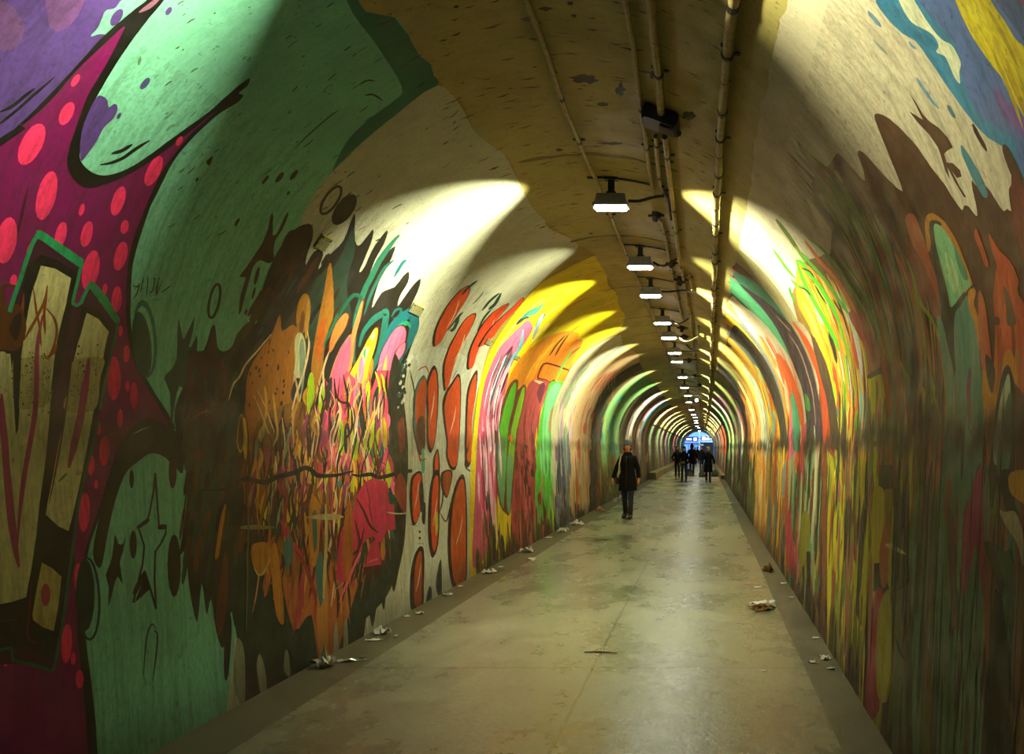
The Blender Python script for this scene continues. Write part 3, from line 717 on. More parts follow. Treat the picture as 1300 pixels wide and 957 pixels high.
brush('762,560 768,530 790,500 800,494 786,530 784,570', ['#58b088', '#3a9a7c', '#88c070', '#a0b060', '#78a858'], 60, (.2, .9), (.1, .4), 27)
brush('786,600 790,550 812,500 825,505 824,590', ['#3a3424', '#5a5038', '#a89478', '#6a5a40', '#302820', '#88746a', '#4a5a30', '#907840'], 110, (.4, 1.6), (.15, .6), 28)
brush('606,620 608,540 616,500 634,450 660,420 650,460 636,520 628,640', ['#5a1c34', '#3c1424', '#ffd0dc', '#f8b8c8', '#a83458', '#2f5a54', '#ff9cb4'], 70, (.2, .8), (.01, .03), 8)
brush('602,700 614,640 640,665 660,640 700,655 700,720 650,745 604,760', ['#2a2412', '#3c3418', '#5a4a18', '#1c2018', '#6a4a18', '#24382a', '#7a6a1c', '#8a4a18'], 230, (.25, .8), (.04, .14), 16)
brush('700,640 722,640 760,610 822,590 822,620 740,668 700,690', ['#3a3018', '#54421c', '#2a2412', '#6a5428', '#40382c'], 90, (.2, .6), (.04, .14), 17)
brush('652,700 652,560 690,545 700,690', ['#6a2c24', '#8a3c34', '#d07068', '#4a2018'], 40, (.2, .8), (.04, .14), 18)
# ---- boards of the far section: painted only below a straight top edge
HB = V1 + .93
cf = ['#6a5868', '#8a6a78', '#7a8a50', '#4a4440', '#b09a60', '#5a7a50', '#8a4a50', '#4c3c58', '#c8762c', '#98a070', '#5c4a30', '#5a8a4a', '#7c6a80']
r_ = random.Random(31); d = 40.0
band('#c8b878', 40, DEND, V1 * 1.0, V1 + RAD * 1.35, 0, r_, 6)
while d < DEND - 1:
    w_ = r_.uniform(.5, 3.2) * (d / 40) ; band(r_.choice(cf), d, min(d + w_, DEND), 0, HB, .05, r_, 4); d += w_
band('#2c2014', 40, DEND, HB - .03, HB + .08, 0, r_, 2)
band('#c06a3a', 96, 101, 0, HB, 0, r_, 4); band('#c88a9a', 101, 104, 0, VL, 0, r_, 8); band('#d0a090', 104, DEND, 0, VL, 0, r_, 8)

# ================================================================ right wall
WHT = '#d8c8a0'
shape(WHT, '1004,-60 990,30 975,90 962,150 955,200 950,235 948,265 940,300 935,330 932,352 945,372 975,400 1000,430 1020,470 1040,560 1060,700 1180,1000 1700,1300 1900,-300 1200,-400', k=2)
# blue and violet sky of the mural with a yellow sweep
shape('#3c86a4', '1090,-60 1112,-2 1124,20 1145,42 1162,52 1180,76 1200,106 1224,140 1240,160 1256,176 1273,186 1290,206 1302,235 1420,420 1700,400 1600,-300', k=2)
shape('#5a72a4', '1150,-60 1165,-2 1200,40 1215,62 1222,100 1240,140 1262,160 1290,180 1300,220 1420,400 1700,380 1600,-300')
shape('#7a5a98', '1262,110 1280,130 1300,150 1320,190 1290,165 1270,140'); shape('#4a5c84', '1230,-60 1262,-4 1300,52 1330,90 1600,200 1500,-300')
shape('#7a3c64', '1285,-30 1300,10 1330,50 1330,-40')
shape('#e8cc08', '1195,-40 1212,-2 1224,26 1240,55 1262,86 1280,108 1290,130 1304,155 1330,200 1360,180 1330,110 1302,62 1290,50 1275,26 1258,0 1240,-40')
brush('1220,0 1255,0 1300,70 1300,140', ['#f0d820', '#c8a808', '#e0c010'], 14, (.05, .3), (.03, .1), 40)
shape('#eceab8', '1125,-40 1142,2 1150,18 1160,30 1175,38 1186,46 1192,58 1189,66 1200,72 1206,84 1212,98 1219,106 1218,92 1220,80 1214,66 1207,56 1196,50 1182,34 1168,12 1158,-6 1150,-40')
shape('#2f7a98', '1112,0 1124,20 1146,42 1160,48 1178,60 1186,64 1188,56 1176,44 1160,38 1148,26 1138,8 1130,-10')
for p, w_, c_ in [('1102,14 1110,24 1119,34', 5, '#6a8a94'), ('1108,50 1118,60 1128,70', 3, '#a0a890'), ('1154,52 1158,58 1163,62', 3, '#7898a0'), ('1164,98 1172,112 1182,126 1192,138', 3.6, '#6a94a4'), ('1203,133 1208,142 1213,150', 4.5, '#4a7480'),
                 ('1212,150 1218,162 1224,178', 1.2, '#b0a460'), ('1235,157 1240,168 1247,181 1253,192', 5, '#3a1608'), ('1232,160 1237,158', 2, '#3a1608')]: stroke(c_, p, w_)
BR = '#4c2a0e'
shape(BR, '1012,178 1022,190 1040,205 1050,212 1060,198 1064,194 1074,204 1090,222 1098,230 1096,215 1089,196 1091,191 1100,197 1115,214 1130,230 1146,243 1140,225 1130,200 1122,180 1114,160 1110,147 1115,144 1130,151 1150,170 1166,188 1182,212 1198,232 1208,248 1216,260 1222,267 1224,261 1230,262 1236,270 1241,274 1239,258 1235,242 1234,228 1240,236 1252,236 1262,250 1270,263 1275,268 1279,265 1284,268 1282,255 1281,240 1286,229 1280,213 1273,192 1274,183 1280,186 1290,204 1300,226 1420,500 1600,1400 1180,1100 1060,700 1050,520 1044,440 1046,380 1052,335 1056,300 1052,270 1044,238 1030,212 1018,195', k=2)
shape('#6b2412', '1284,232 1300,240 1420,500 1320,480 1300,330 1288,290')
shape(BR, '1155,118 1163,130 1172,145 1180,154 1192,162 1203,174 1210,187 1203,191 1199,195 1202,206 1210,207 1219,216 1221,224 1215,226 1208,216 1218,236 1227,250 1224,250 1212,230 1203,212 1206,228 1200,216 1196,202 1191,187 1180,171 1166,156 1154,141 1164,147 1172,152 1164,136', False)
shape('#4a8088', '1220,184 1226,190 1236,206 1246,224 1252,238 1254,249 1249,250 1240,236 1230,216 1222,197')
# lower right: the long upright drips, column by column
LOWR = [(1040, 1050, '#7a4020'), (1050, 1056, '#d0c418'), (1056, 1060, '#5a3818'), (1060, 1066, '#98a040'), (1066, 1073, '#d8c41a'), (1073, 1082, '#a86450'), (1082, 1088, '#6a6a14'), (1088, 1098, '#d8c618'), (1098, 1102, '#2c3020'),
        (1102, 1108, '#a86a58'), (1108, 1117, '#d8c818'), (1117, 1133, '#38381c'), (1133, 1142, '#5a7048'), (1142, 1150, '#7a6850'), (1150, 1158, '#36421f'), (1158, 1168, '#6a8862'), (1168, 1176, '#58783c'), (1176, 1182, '#7a5820'),
        (1182, 1190, '#4c622c'), (1190, 1200, '#6c8c5e'), (1200, 1212, '#5c8052'), (1212, 1222, '#74905e'), (1222, 1250, '#74986c'), (1250, 1252, '#14100a'), (1252, 1290, '#4a8a60'), (1290, 1330, '#8a6420'), (1330, 1500, '#5a4a24')]
def colpx(x0, x1, y0, y1, c, seed, jag=.05):
    r = random.Random(seed); n = 9
    A = [(x0 + r.uniform(-1, 1) * jag * (x1 - x0), y0 + (y1 - y0) * i / n) for i in range(n + 1)]; B = [(x1 + r.uniform(-1, 1) * jag * (x1 - x0), y0 + (y1 - y0) * i / n) for i in range(n + 1)]
    shape(c, A + B[::-1], False)
for i, (x0, x1, c) in enumerate(LOWR): colpx(x0, x1, 470, 1200, c, 100 + i)
# darker ground of the upper haunch with mossy greens
brush('990,180 1060,200 1100,235 1150,240 1200,260 1180,300 1120,300 1040,280', ['#2c1c0a', '#4a2c10', '#3a2a10', '#4e3c14', '#241808', '#56340f', '#6a3a12'], 110, (.15, .8), (.02, .09), 41)
brush('1030,200 1060,215 1130,290 1120,300 1060,270 1030,240', ['#5a6a10', '#4a5a10', '#6a7c14', '#38480c'], 70, (.08, .4), (.015, .06), 42)
stroke('#6a7a10', '1014,184 1024,194 1036,204 1050,214', 4); stroke('#5a7010', '985,278 1000,298 1015,320', 5)
shape('#a8502a', '1150,280 1160,272 1172,300 1185,340 1200,385 1206,420 1205,440 1195,410 1180,370 1165,330')
shape('#7a3412', '1148,300 1170,330 1190,380 1195,400 1180,400 1165,360')
brush('1060,290 1140,290 1180,380 1200,440 1200,500 1130,500 1100,400', ['#8a4a10', '#a05c14', '#7a3c10', '#b06a1c', '#8a3410', '#b4541c', '#6a3a10', '#2c2410', '#3a4c24', '#8a8018', '#5a7a24', '#c07820', '#54806a'], 240, (.2, 1.0), (.012, .06), 43)
brush('1070,300 1150,290 1200,440 1200,500 1130,500 1100,400', ['#1c160a', '#241408', '#141008', '#7a9414'], 60, (.2, .8), (0, 0), 46)
# bright cluster of orange, yellow and green licks
shape('#7a5a20', '1008,366 1006,380 1014,410 1030,450 1050,520 1070,560 1130,560 1130,480 1110,420 1080,360 1060,328 1050,322 1040,326 1020,334')
shape('#f09a10', '1012,338 1022,334 1040,350 1060,372 1078,400 1092,430 1102,470 1104,520 1070,540 1060,520 1050,470 1036,430 1020,400 1012,380', k=3)
brush('1012,350 1020,330 1060,350 1090,400 1104,470 1106,520 1070,530 1050,460 1020,400', ['#ffae10', '#ff9010', '#ffc820', '#f47a10', '#ffd848', '#f0a838', '#f8e060', '#e8860e', '#ffb020'], 190, (.2, .9), (.015, .07), 44, .2)
brush('1020,345 1060,350 1096,420 1104,520 1070,530 1045,440', ['#58c818', '#6ada20', '#a8c818', '#a8dcc0', '#f8e8b8', '#2a2410', '#1c1a0c', '#c8461c', '#d8501c', '#f4f0d0'], 46, (.12, .5), (.008, .03), 45, .2)
for p, w_, c_ in [('981,316 990,328 1000,342 1011,354', 3.5, '#4cb414'), ('1010,330 1018,333 1026,345 1040,362 1052,382 1066,410', 5, '#5ad018'), ('1012,332 1018,350 1028,372 1044,400 1060,430 1066,446', 5.5, '#56c814'), ('1004,354 1012,362 1022,366 1030,378', 4, '#58c818'),
                 ('1018,340 1028,344 1034,352', 2, '#141208'), ('1014,364 1024,368 1030,376', 2, '#1c1a0c'), ('1035,362 1042,374 1050,386', 2, '#141208'), ('1058,380 1064,390 1072,402', 2, '#141208'), ('1018,320 1030,335 1050,358 1070,388 1080,400', 4, '#66b820'),
                 ('1022,306 1040,330 1060,352 1078,380 1094,412', 4.5, '#e07018'), ('1026,302 1046,318 1066,342 1084,370 1100,398 1112,430', 3.4, '#6ab020'), ('1010,312 1016,322 1024,334', 3, '#78a828'), ('1002,364 1004,372 1010,384', 3, '#3a7a14'),
                 ('1060,318 1080,345 1096,370 1108,395 1118,430 1124,470', 3, '#5c9a14'), ('1085,330 1100,360 1112,400 1122,440 1136,470', 2.4, '#6c8418')]: stroke(c_, p, w_)
shape('#b84a20', '1078,400 1086,395 1100,425 1112,455 1118,466 1106,472 1098,440 1090,425'); shape('#94420f', '1092,400 1104,410 1118,450 1118,468 1108,460')
shape('#241c10', '1102,476 1118,466 1120,472 1104,480'); shape('#d8cc08', '1103,482 1112,477 1120,474 1124,500 1126,560 1107,560 1106,520', False)
shape('#8a8a18', '1118,395 1124,400 1130,430 1135,455 1132,460 1124,430'); shape('#c86a14', '1118,430 1124,450 1130,500 1136,535 1132,540 1124,500')
for p, w_, c_ in [('1152,330 1160,352 1166,380 1180,400 1190,420 1196,440 1200,480', 4, '#7a9410'), ('1140,452 1148,470 1158,492 1166,500 1172,520 1178,545', 5, '#8a9c10'), ('1196,452 1200,480 1203,520 1204,545', 3, '#7c9410'),
                 ('1182,475 1186,500 1178,530 1176,550', 3, '#7c9410'), ('1186,500 1194,530 1198,560', 3, '#7c9410'), ('1142,500 1148,520 1150,540', 2.5, '#8a9c10'), ('1160,485 1164,500', 8, '#7a8a10'), ('1157,375 1162,392 1164,402', 3, '#9a8414')]: stroke(c_, p, w_)
# round headed green leaf
shape('#c07a18', '1175,280 1180,271 1188,272 1202,284 1216,308 1228,338 1237,364 1240,372 1237,384 1243,404 1250,440 1240,440 1232,400 1222,360 1206,310 1190,290 1184,300 1180,320 1176,305')
shape('#1c2212', '1180,286 1186,279 1196,284 1190,296 1193,320 1200,350 1206,380 1209,392 1234,362 1236,366 1214,398 1215,420 1210,500 1200,440 1192,370 1184,320')
shape('#88c080', '1186,287 1192,285 1204,298 1218,326 1228,350 1233,362 1222,373 1208,390 1204,372 1196,340 1189,312')
shape('#a8cc88', '1200,320 1210,330 1218,360 1212,372 1204,350'); shape('#4a8a68', '1212,312 1220,326 1230,352 1224,354 1216,334')
shape('#5e8a6c', '1213,400 1220,388 1229,375 1236,402 1243,440 1248,500 1251,560 1248,610 1214,610 1216,500 1212,440'); shape('#5e8468', '1190,408 1196,405 1204,440 1212,480 1216,560 1216,620 1204,620 1204,560 1200,480')
shape('#cf8410', '1230,370 1238,366 1238,376 1236,390 1242,408 1236,405 1231,390')
for p, w_, c_ in [('1232,466 1230,500 1232,540', 5, '#7a3c50'), ('1230,540 1234,552', 4, '#4a1c20'), ('1249,480 1251,520 1250,560 1247,590', 3, '#9a5a5a')]: stroke(c_, p, w_)
# orange block and pointed leaf
shape('#b84a18', '1256,296 1262,305 1270,318 1284,332 1294,356 1304,390 1420,520 1420,640 1262,600 1256,540 1262,470 1264,420 1262,380 1264,350 1266,336 1260,318')
brush('1262,340 1284,335 1300,380 1300,540 1262,540', ['#c85420', '#a84014', '#d06024', '#8a3812', '#b87018'], 60, (.1, .6), (.02, .08), 47)
shape('#5a3c1c', '1275,364 1280,370 1290,400 1290,412 1280,412 1278,390'); shape('#5a2412', '1264,402 1270,404 1270,412 1264,412')
shape('#a84a20', '1240,290 1248,310 1256,335 1252,338 1246,322 1238,300'); shape('#b8582c', '1243,372 1250,380 1256,420 1262,500 1256,560 1250,500 1244,440')
shape('#c88210', '1248,470 1262,500 1270,480 1276,450 1284,444 1292,470 1296,520 1300,640 1262,620 1252,560')
shape('#241c0c', '1252,450 1262,462 1264,480 1260,500 1254,480'); shape('#1a1c10', '1273,474 1280,463 1286,475 1290,500 1290,560 1286,640 1252,640 1258,580 1262,540 1268,500')
shape('#b8c088', '1266,540 1270,510 1278,480 1282,476 1284,500 1284,540 1280,580 1264,590 1262,560'); shape('#4a7a4c', '1272,540 1278,510 1285,500 1285,560 1280,600 1266,600')
shape('#6a2a12', '1290,500 1300,500 1420,640 1420,1000 1300,900 1292,640')
brush('1045,560 1100,560 1100,760 1060,720', ['#b8ac10', '#8a8c20', '#a85a50', '#3c3a1c', '#c8b818', '#5a3c20', '#c06a60', '#788a40', '#d0c020', '#9a4a20', '#2c2c1c'], 80, (.15, .7), (.012, .05), 50)
brush('1100,570 1140,570 1140,860 1090,860 1080,760', ['#b8ac10', '#a89a10', '#c0b414', '#6a6414', '#3c3c18', '#8a7a12'], 36, (.2, .7), (.01, .035), 51)
brush('1140,560 1300,560 1300,868 1140,868', ['#4a5c34', '#64805c', '#3a4826', '#7a5a34', '#56704a', '#2c381c', '#66503a', '#6c8c60', '#8a4a40', '#7c7a40'], 90, (.15, .8), (.006, .03), 52)
brush('1060,470 1100,480 1180,460 1200,560 1060,560', ['#a8a814', '#6a7a20', '#5a3c14', '#94682c', '#3c4420', '#c8c020', '#4a5a30', '#b06a20', '#26260f', '#607a50', '#b86a50'], 100, (.1, .5), (.008, .035), 53)
shape('#20241a', '1117,590 1134,590 1134,620 1117,622', False); shape('#c8bc10', '1108,640 1110,622 1116,617 1122,622 1124,640 1122,712 1108,712'); shape('#1e1e12', '1110,715 1120,714 1130,750 1130,755 1118,752 1109,750', False); shape('#b85a18', '1117,700 1126,655 1128,650 1128,730 1120,745')
shape('#b03048', '1112,752 1122,752 1120,790 1116,900 1098,900 1104,820'); shape('#b0a418', '1114,800 1120,760 1132,758 1130,880 1114,880')
shape('#a8285a', '1248,592 1240,602 1232,632 1223,665 1222,752 1228,748 1236,704 1240,694 1246,736 1250,752 1250,600'); shape('#5e3a28', '1202,650 1208,646 1212,670 1214,740 1216,790 1210,796 1206,740')
shape('#8a4a10', '1250,700 1256,712 1264,742 1262,760 1256,840 1251,810'); shape('#0f140c', '1250,690 1258,688 1270,698 1276,722 1277,740 1272,752 1266,742 1258,718')
shape('#0a0c08', '1262,760 1268,750 1276,780 1282,870 1284,1000 1246,1000 1254,860'); shape('#1c4a2c', '1262,690 1276,700 1284,700 1290,760 1284,820 1276,740')
shape('#10120a', '1270,600 1290,600 1290,640 1294,652 1290,665 1282,655 1276,640'); shape('#c08a1c', '1284,600 1310,600 1310,640 1290,632 1282,620'); shape('#b8a878', '1290,650 1300,680 1300,720 1292,690 1278,668 1268,645 1276,650')
for p in ['1140,748 1150,742 1154,735', '1136,806 1142,825 1149,838', '1138,866 1146,858', '1150,620 1148,660 1145,672']: stroke('#10120a', p, 2.6)
shape('#d8cc98', '1124,692 1132,690 1148,700 1150,704 1134,698'); 
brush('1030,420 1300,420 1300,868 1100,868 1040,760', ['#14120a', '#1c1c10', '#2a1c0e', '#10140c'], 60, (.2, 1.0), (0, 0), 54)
# stripes of the right wall going away from the camera
cols_at([(1030, 1040, '#a89a68'), (1024, 1030, '#6a3424'), (1018, 1024, '#e0607a'), (1008, 1018, '#58b078'), (1003, 1008, '#3c4c30'), (1000, 1003, '#30261c'), (996, 1000, '#b08430'), (992, 996, '#6a6a60'), (986, 992, '#e8b818'), (984, 986, '#c05a20'), (979, 984, '#6a7a70'),
         (972, 979, '#c08a20'), (961, 972, '#f0b850'), (957, 961, '#5c5a20'), (950, 957, '#3c342c'), (946, 950, '#8a8438'), (938, 946, '#6a6a28'), (935, 938, '#8a8a58'), (931, 935, '#946070'), (927, 931, '#7a705a'), (924.5, 927, '#6aa060'), (921, 924.5, '#100e0a')], 1, 0, VRr, 60, .03)
# upper parts of those arcs
def arc(x0, x1, c, a0=1.15, a1=0, seed=0, jag=.02):
    """paint on the right vault between two columns; a0 = where it starts above the springing (m of arc)"""
    d0, d1 = sorted((xd(x0, 1), xd(x1, 1))); r = random.Random(seed)
    band(c, d0, d1, V2 - a1, V2 + a0, jag, r, 14)
AT = RAD * (math.pi / 2 - .66)
shape('#dcc8a0', '925,383 930,388 938,402 952,420 975,450 990,480 1000,505 1010,535 1024,535 1020,500 1008,465 990,435 965,405 940,385 930,376')
shape('#1e3a24', '930,352 945,358 965,378 985,405 1000,435 1008,465 1020,500 1026,560 1032,560 1030,500 1016,455 998,420 976,392 950,368 935,350', k=3)
shape('#3e8a68', '930,346 945,350 962,360 978,376 992,394 998,405 990,402 975,392 955,375 940,362')
shape('#46303e', '938,360 955,370 972,382 990,398 1004,412 1020,440 1032,470 1040,510 1044,560 1030,560 1026,520 1014,480 1000,445 985,415 965,388', k=3)
for p in ['1001,424 1010,436 1018,452 1024,470 1032,500 1036,540', '985,400 996,412 1004,420']: stroke('#c8a480', p, 1.4)
shape('#c8461c', '1006,409 1016,414 1028,432 1038,460 1044,478 1052,510 1058,540 1060,580 1046,560 1044,520 1038,480 1026,446 1014,422', k=3)
shape('#9a8c68', '1008,408 1020,412 1034,436 1042,462 1036,450 1024,428')
shape('#44301c', '1030,425 1040,440 1052,470 1062,520 1066,570 1056,560 1050,510 1040,470')
brush('1000,440 1010,480 1022,530 1008,530 995,480 980,450 955,420 970,420', ['#f0661c', '#f47a30', '#e85410', '#f8c8a0'], 60, (.25, 1.0), (.02, .09), 61)
shape('#e8601c', '985,448 1000,462 1012,490 1020,520 1020,545 1010,545 1004,515 992,480', k=3)
brush('990,470 1010,500 1018,540 1006,540', ['#f89050', '#f47028', '#e05010', '#f8b080'], 26, (.2, .6), (.02, .06), 62)
brush('1003,500 1008,500 1010,560 1004,560', ['#f06080', '#f08098'], 8, (.4, .9), (.03, .08), 63)
shape('#48a878', '1004,502 1007,500 1013,520 1016,545 1015,570 1008,570 1006,530'); shape('#58a040', '1022,500 1027,506 1029,520 1024,520')
shape('#35291f', '932,412 940,418 960,440 978,468 990,500 998,540 1002,600 994,600 990,545 982,510 968,475 950,446 926,428 924,434 930,440 922,438 928,420', k=2)
brush('950,446 968,475 984,515 990,560 982,560 976,515 960,475', ['#e8d020', '#f0c818', '#f8e040', '#e87a18', '#88c0a8', '#e86010'], 60, (.3, 1.0), (.06, .25), 64)
brush('935,450 958,478 974,520 978,560 972,560 962,510 945,470', ['#a8b890', '#c8c8a0', '#78908a', '#e8d8a8'], 30, (.3, 1.0), (.06, .3), 65)
brush('930,470 946,490 962,520 966,560 955,560 945,520', ['#f4a838', '#f0c060', '#e88428', '#f8d890', '#f8b850', '#e86a40'], 70, (.3, 1.2), (.1, .4), 66)
brush('920,480 940,510 950,560 940,560 930,520', ['#3c3c18', '#d85a6a', '#e8e0a0', '#6a9a48', '#7a6a98', '#2c2818'], 50, (.3, 1.2), (.1, .5), 67)
brush('910,500 925,520 938,560 930,590 918,530', ['#3c3c18', '#a8c868', '#9a5878', '#c8c890', '#48905a', '#201c10', '#b0986a'], 50, (.3, 1.2), (.15, .9), 68)
brush('958,560 975,560 975,640 958,640', ['#f0b850', '#f8c868', '#e8a030', '#f8d088', '#d87838', '#c88a28'], 60, (.4, 1.2), (.05, .2), 69)
brush('975,560 1003,560 1003,690 985,680', ['#c8901c', '#6a6a60', '#e8b818', '#8a7040', '#a85020', '#7a8478', '#403828', '#d8a828'], 110, (.3, 1.0), (.03, .12), 70)
brush('1003,560 1045,560 1045,760 1005,700', ['#48a070', '#a8a060', '#6a3a20', '#5c5018', '#c05060', '#7c8a20', '#302c18', '#88b080', '#8a4828', '#b8b080'], 130, (.2, .8), (.02, .07), 71)
brush('924,570 958,570 958,640 930,620', ['#6a6a28', '#5a5024', '#947078', '#8a9048', '#3c3424', '#7a4a3a', '#a8a060', '#403c30', '#5a6c30'], 120, (.3, 1.2), (.06, .35), 72)
shape('#b83444', '1000,650 1003,655 1008,690 1010,740 1000,720 998,690'); shape('#8a8418', '1016,660 1028,655 1026,720 1016,740'); stroke('#c8c090', '1018,600 1017,640 1014,690', 2)
stroke('#c8c8a0', '1034,540 1036,580 1034,640 1030,690', 3)
# foot of the right wall is darker paint
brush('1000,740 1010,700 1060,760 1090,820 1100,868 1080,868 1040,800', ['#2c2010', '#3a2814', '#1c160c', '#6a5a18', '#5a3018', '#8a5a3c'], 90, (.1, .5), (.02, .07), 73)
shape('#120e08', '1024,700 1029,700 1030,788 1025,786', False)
# far section on the right
r_ = random.Random(77); d = 39.5
HR = V2 - .93
band('#cdbd7c', 39.5, DEND, V2 - RAD * 1.3, V2, 0, r_, 6)
while d < DEND - 1:
    w_ = r_.uniform(.8, 3.5) * (d / 40); band(r_.choice(['#7a7a40', '#a88a78', '#5a7a50', '#8a8a60', '#c06a48', '#6a5a50', '#9a7a80']), d, min(d + w_, DEND), HR, VT, .05, r_, 4); d += w_
for d0, c in [(39.5, '#f0501c'), (44, '#e0704a'), (48, '#e86838'), (52, '#c88468')]: band(c, d0, d0 + 3, HR, HR + 1.5, .02, r_, 5)
band('#241a10', 39.5, 70, HR - .08, HR + .03, 0, r_, 2)
band('#e08048', 98, 101, V2 + .5, VT, 0, r_, 4); band('#c8a0a8', 102, DEND, V2 - RAD, VT, 0, r_, 8); band('#b04050', 105, DEND, V1 + ARC * .2, V1 + ARC * .8, 0, r_, 20)

# ================================================================ crown of the vault: tan paint, ragged borders, scuffs
CEIL = '#b6a45a'
rc = random.Random(90)
edgeL = [wall_at(*p) for p in pp('446,-40 447,-20 452,4 462,16 480,20 497,20 512,30 520,44 522,58 535,70 548,85 556,104 574,118 585,128 596,150 606,170 622,182 640,196 652,215 662,240 675,262 690,278 705,290 722,300 733,310 748,318 757,326')]
right = [wall_at(*p) for p in pp('1004,-40 990,40 975,95 966,130 960,160 956,200 952,230 948,262 940,300 934,330 928,352 924,380 920,405 924,420 920,436')]
brushcols = ['#5c4c1c', '#4a3c16', '#6e5c24', '#3c3010', '#7c6a2c', '#b89a44']
def crown():
    near = [(DSTART, edgeL[0][1])] + edgeL
    # stop where the yellow mural is, then a gently wobbling edge
    far = [(d_, V1 + RAD * (math.pi / 2 - .35 - .05 * math.sin(d_ * 1.7))) for d_ in (14.5, 16, 18, 20, 23, 26, 30, 34, 38, 50, 70, 95, DEND)]
    farR = [(d_, V1 + RAD * (math.pi / 2 + .62 + .05 * math.sin(d_ * 1.3))) for d_ in (DEND, 95, 70, 50, 38, 34, 30, 26, 23, 20, 18, 16)]
    A = near + [(11.2, wall_at(770, 350)[1]), (12.4, wall_at(783, 385)[1]), (13.2, wall_at(796, 405)[1])] + far
    B = [(DSTART, right[0][1])] + right
    # split in slices along the tunnel so that every piece is simple
    def at(line, d):
        line = sorted(line)
        if d <= line[0][0]: return line[0][1]
        for (a, va), (b, vb) in zip(line, line[1:]):
            if a <= d <= b: return va + (vb - va) * (d - a) / (b - a + 1e-9)
        return line[-1][1]
    Rl = B + farR
    dd = [DSTART, -5, 0, 2] + [2.5 + .12 * i for i in range(110)]
    while dd[-1] < DEND: dd.append(min(dd[-1] * 1.04, DEND))
    lo = [at(A, d_) + rc.uniform(-.012, .012) for d_ in dd]; hi = [at(Rl, d_) + rc.uniform(-.02, .02) for d_ in dd]
    for i in range(len(dd) - 1):
        PAINT.poly([(dd[i], lo[i]), (dd[i + 1], lo[i + 1]), (dd[i + 1], hi[i + 1]), (dd[i], hi[i])], lin(CEIL))
crown()
VC = V1 + ARC / 2
for i in range(900):
    d_ = 2.6 * math.exp(rc.uniform(0, 2.3)); v = VC + rc.uniform(-.75, 1.1); w_ = rc.uniform(.003, .011) * (1 if rc.random() < .9 else 2.4); l = rc.uniform(.02, .16)
    s = rc.uniform(-.3, .1)
    PAINT.poly([(d_, v - l / 2), (d_ + w_, v), (d_ + s * l, v + l / 2), (d_ - w_, v)], lin(rc.choice(brushcols)))
def blot(px, py, rx, ry, c, seed):
    r = random.Random(seed); shape(c, [(px + rx * math.cos(a) * r.uniform(.6, 1.2), py + ry * math.sin(a) * r.uniform(.6, 1.2)) for a in [k * .393 for k in range(16)]])
for b in [(742, 100, 19, 7, '#2c240e', 1), (788, 114, 6, 9, '#14100a', 2), (724, 4, 4, 3, '#14100a', 3), (729, 20, 4, 2.4, '#14100a', 4), (764, 132, 8, 3, '#3c300f', 5), (710, 190, 5, 2, '#3c2a0f', 6), (775, 182, 18, 2, '#2c240e', 7), (828, 95, 4, 6, '#14100a', 8),
          (875, 147, 10, 6, '#0c0a06', 9), (850, 205, 6, 3, '#14100a', 10)]: blot(*b)
# dark cross bands where the vault was cast in rings, rust under the box
for d_ in (6.0, 8.3, 10.9, 13.4, 15.3, 17.8, 19.6): band('#6e5c26', d_, d_ + .05, VC - .5, VC + .75, .6, rc, 14)
for i in range(70):
    x = rc.uniform(900, 950); y = rc.uniform(330, 470); stroke('#4a3c14', [(x, y), (x + rc.uniform(3, 14), y + rc.uniform(1, 8))], rc.uniform(.6, 1.6))
# ---------------------------------------------------------------- materials
M = {}
M['pipe'] = mat('pipe_paint', '#a8925a', .55, 0, bump=.2, bscale=30, var=.35)
M['black'] = mat('black_rubber', '#0b0b0a', .6)
M['dark_metal'] = mat('dark_metal', '#2b2820', .5, .3, var=.3)
M['housing'] = mat('lamp_housing', '#dcd8c4', .5, 0, var=.2)
M['lens'] = mat('lamp_lens', '#ffffff', .3, emit='#fffdf0', es=30)
M['rust'] = mat('rusty_sheet', '#3a2c18', .8, .2, var=.5)

# ---------------------------------------------------------------- lamps
LIGHTCOL = (.97, 1.0, .72)
LAMP_Z = 1.98
#  x, y of the glowing lens in the photo, sideways output, downward output, lens tilt
lamps = [(776, 266, 1.0, 1.0), (813, 341, .22, .8), (826, 377, .9, .5), (841, 411.5, .35, .8), (849.5, 430, .8, .6),
         (856.5, 449, .75, .9), (859.5, 460, .2, .4), (866.5, 479.5, .9, .8), (869, 492.5, .3, .4), (873.5, 502.5, .95, .9),
         (874.5, 511, .8, .5), (878, 520.5, 1.0, .9), (880.5, 526.5, .9, .7), (882.5, 530, .9, .9), (883.5, 534, .9, .6),
         (884, 536.7, .9, .8), (885, 541, 1, .9), (887, 543.3, 1, .9), (887.8, 547, 1, .9)]
def aim(o, v): o.rotation_euler = Vector(v).to_track_quat('-Z', 'Y').to_euler()
def area(name, loc, dr, pw, sx, sy, spread, parent):
    l = bpy.data.lights.new(name, 'AREA'); l.shape = 'RECTANGLE'; l.size = sx; l.size_y = sy
    l.energy = pw; l.color = LIGHTCOL; l.spread = R(spread)
    o = bpy.data.objects.new(name, l); C.objects.link(o); o.parent = parent; o.location = loc; aim(o, dr)
    return o
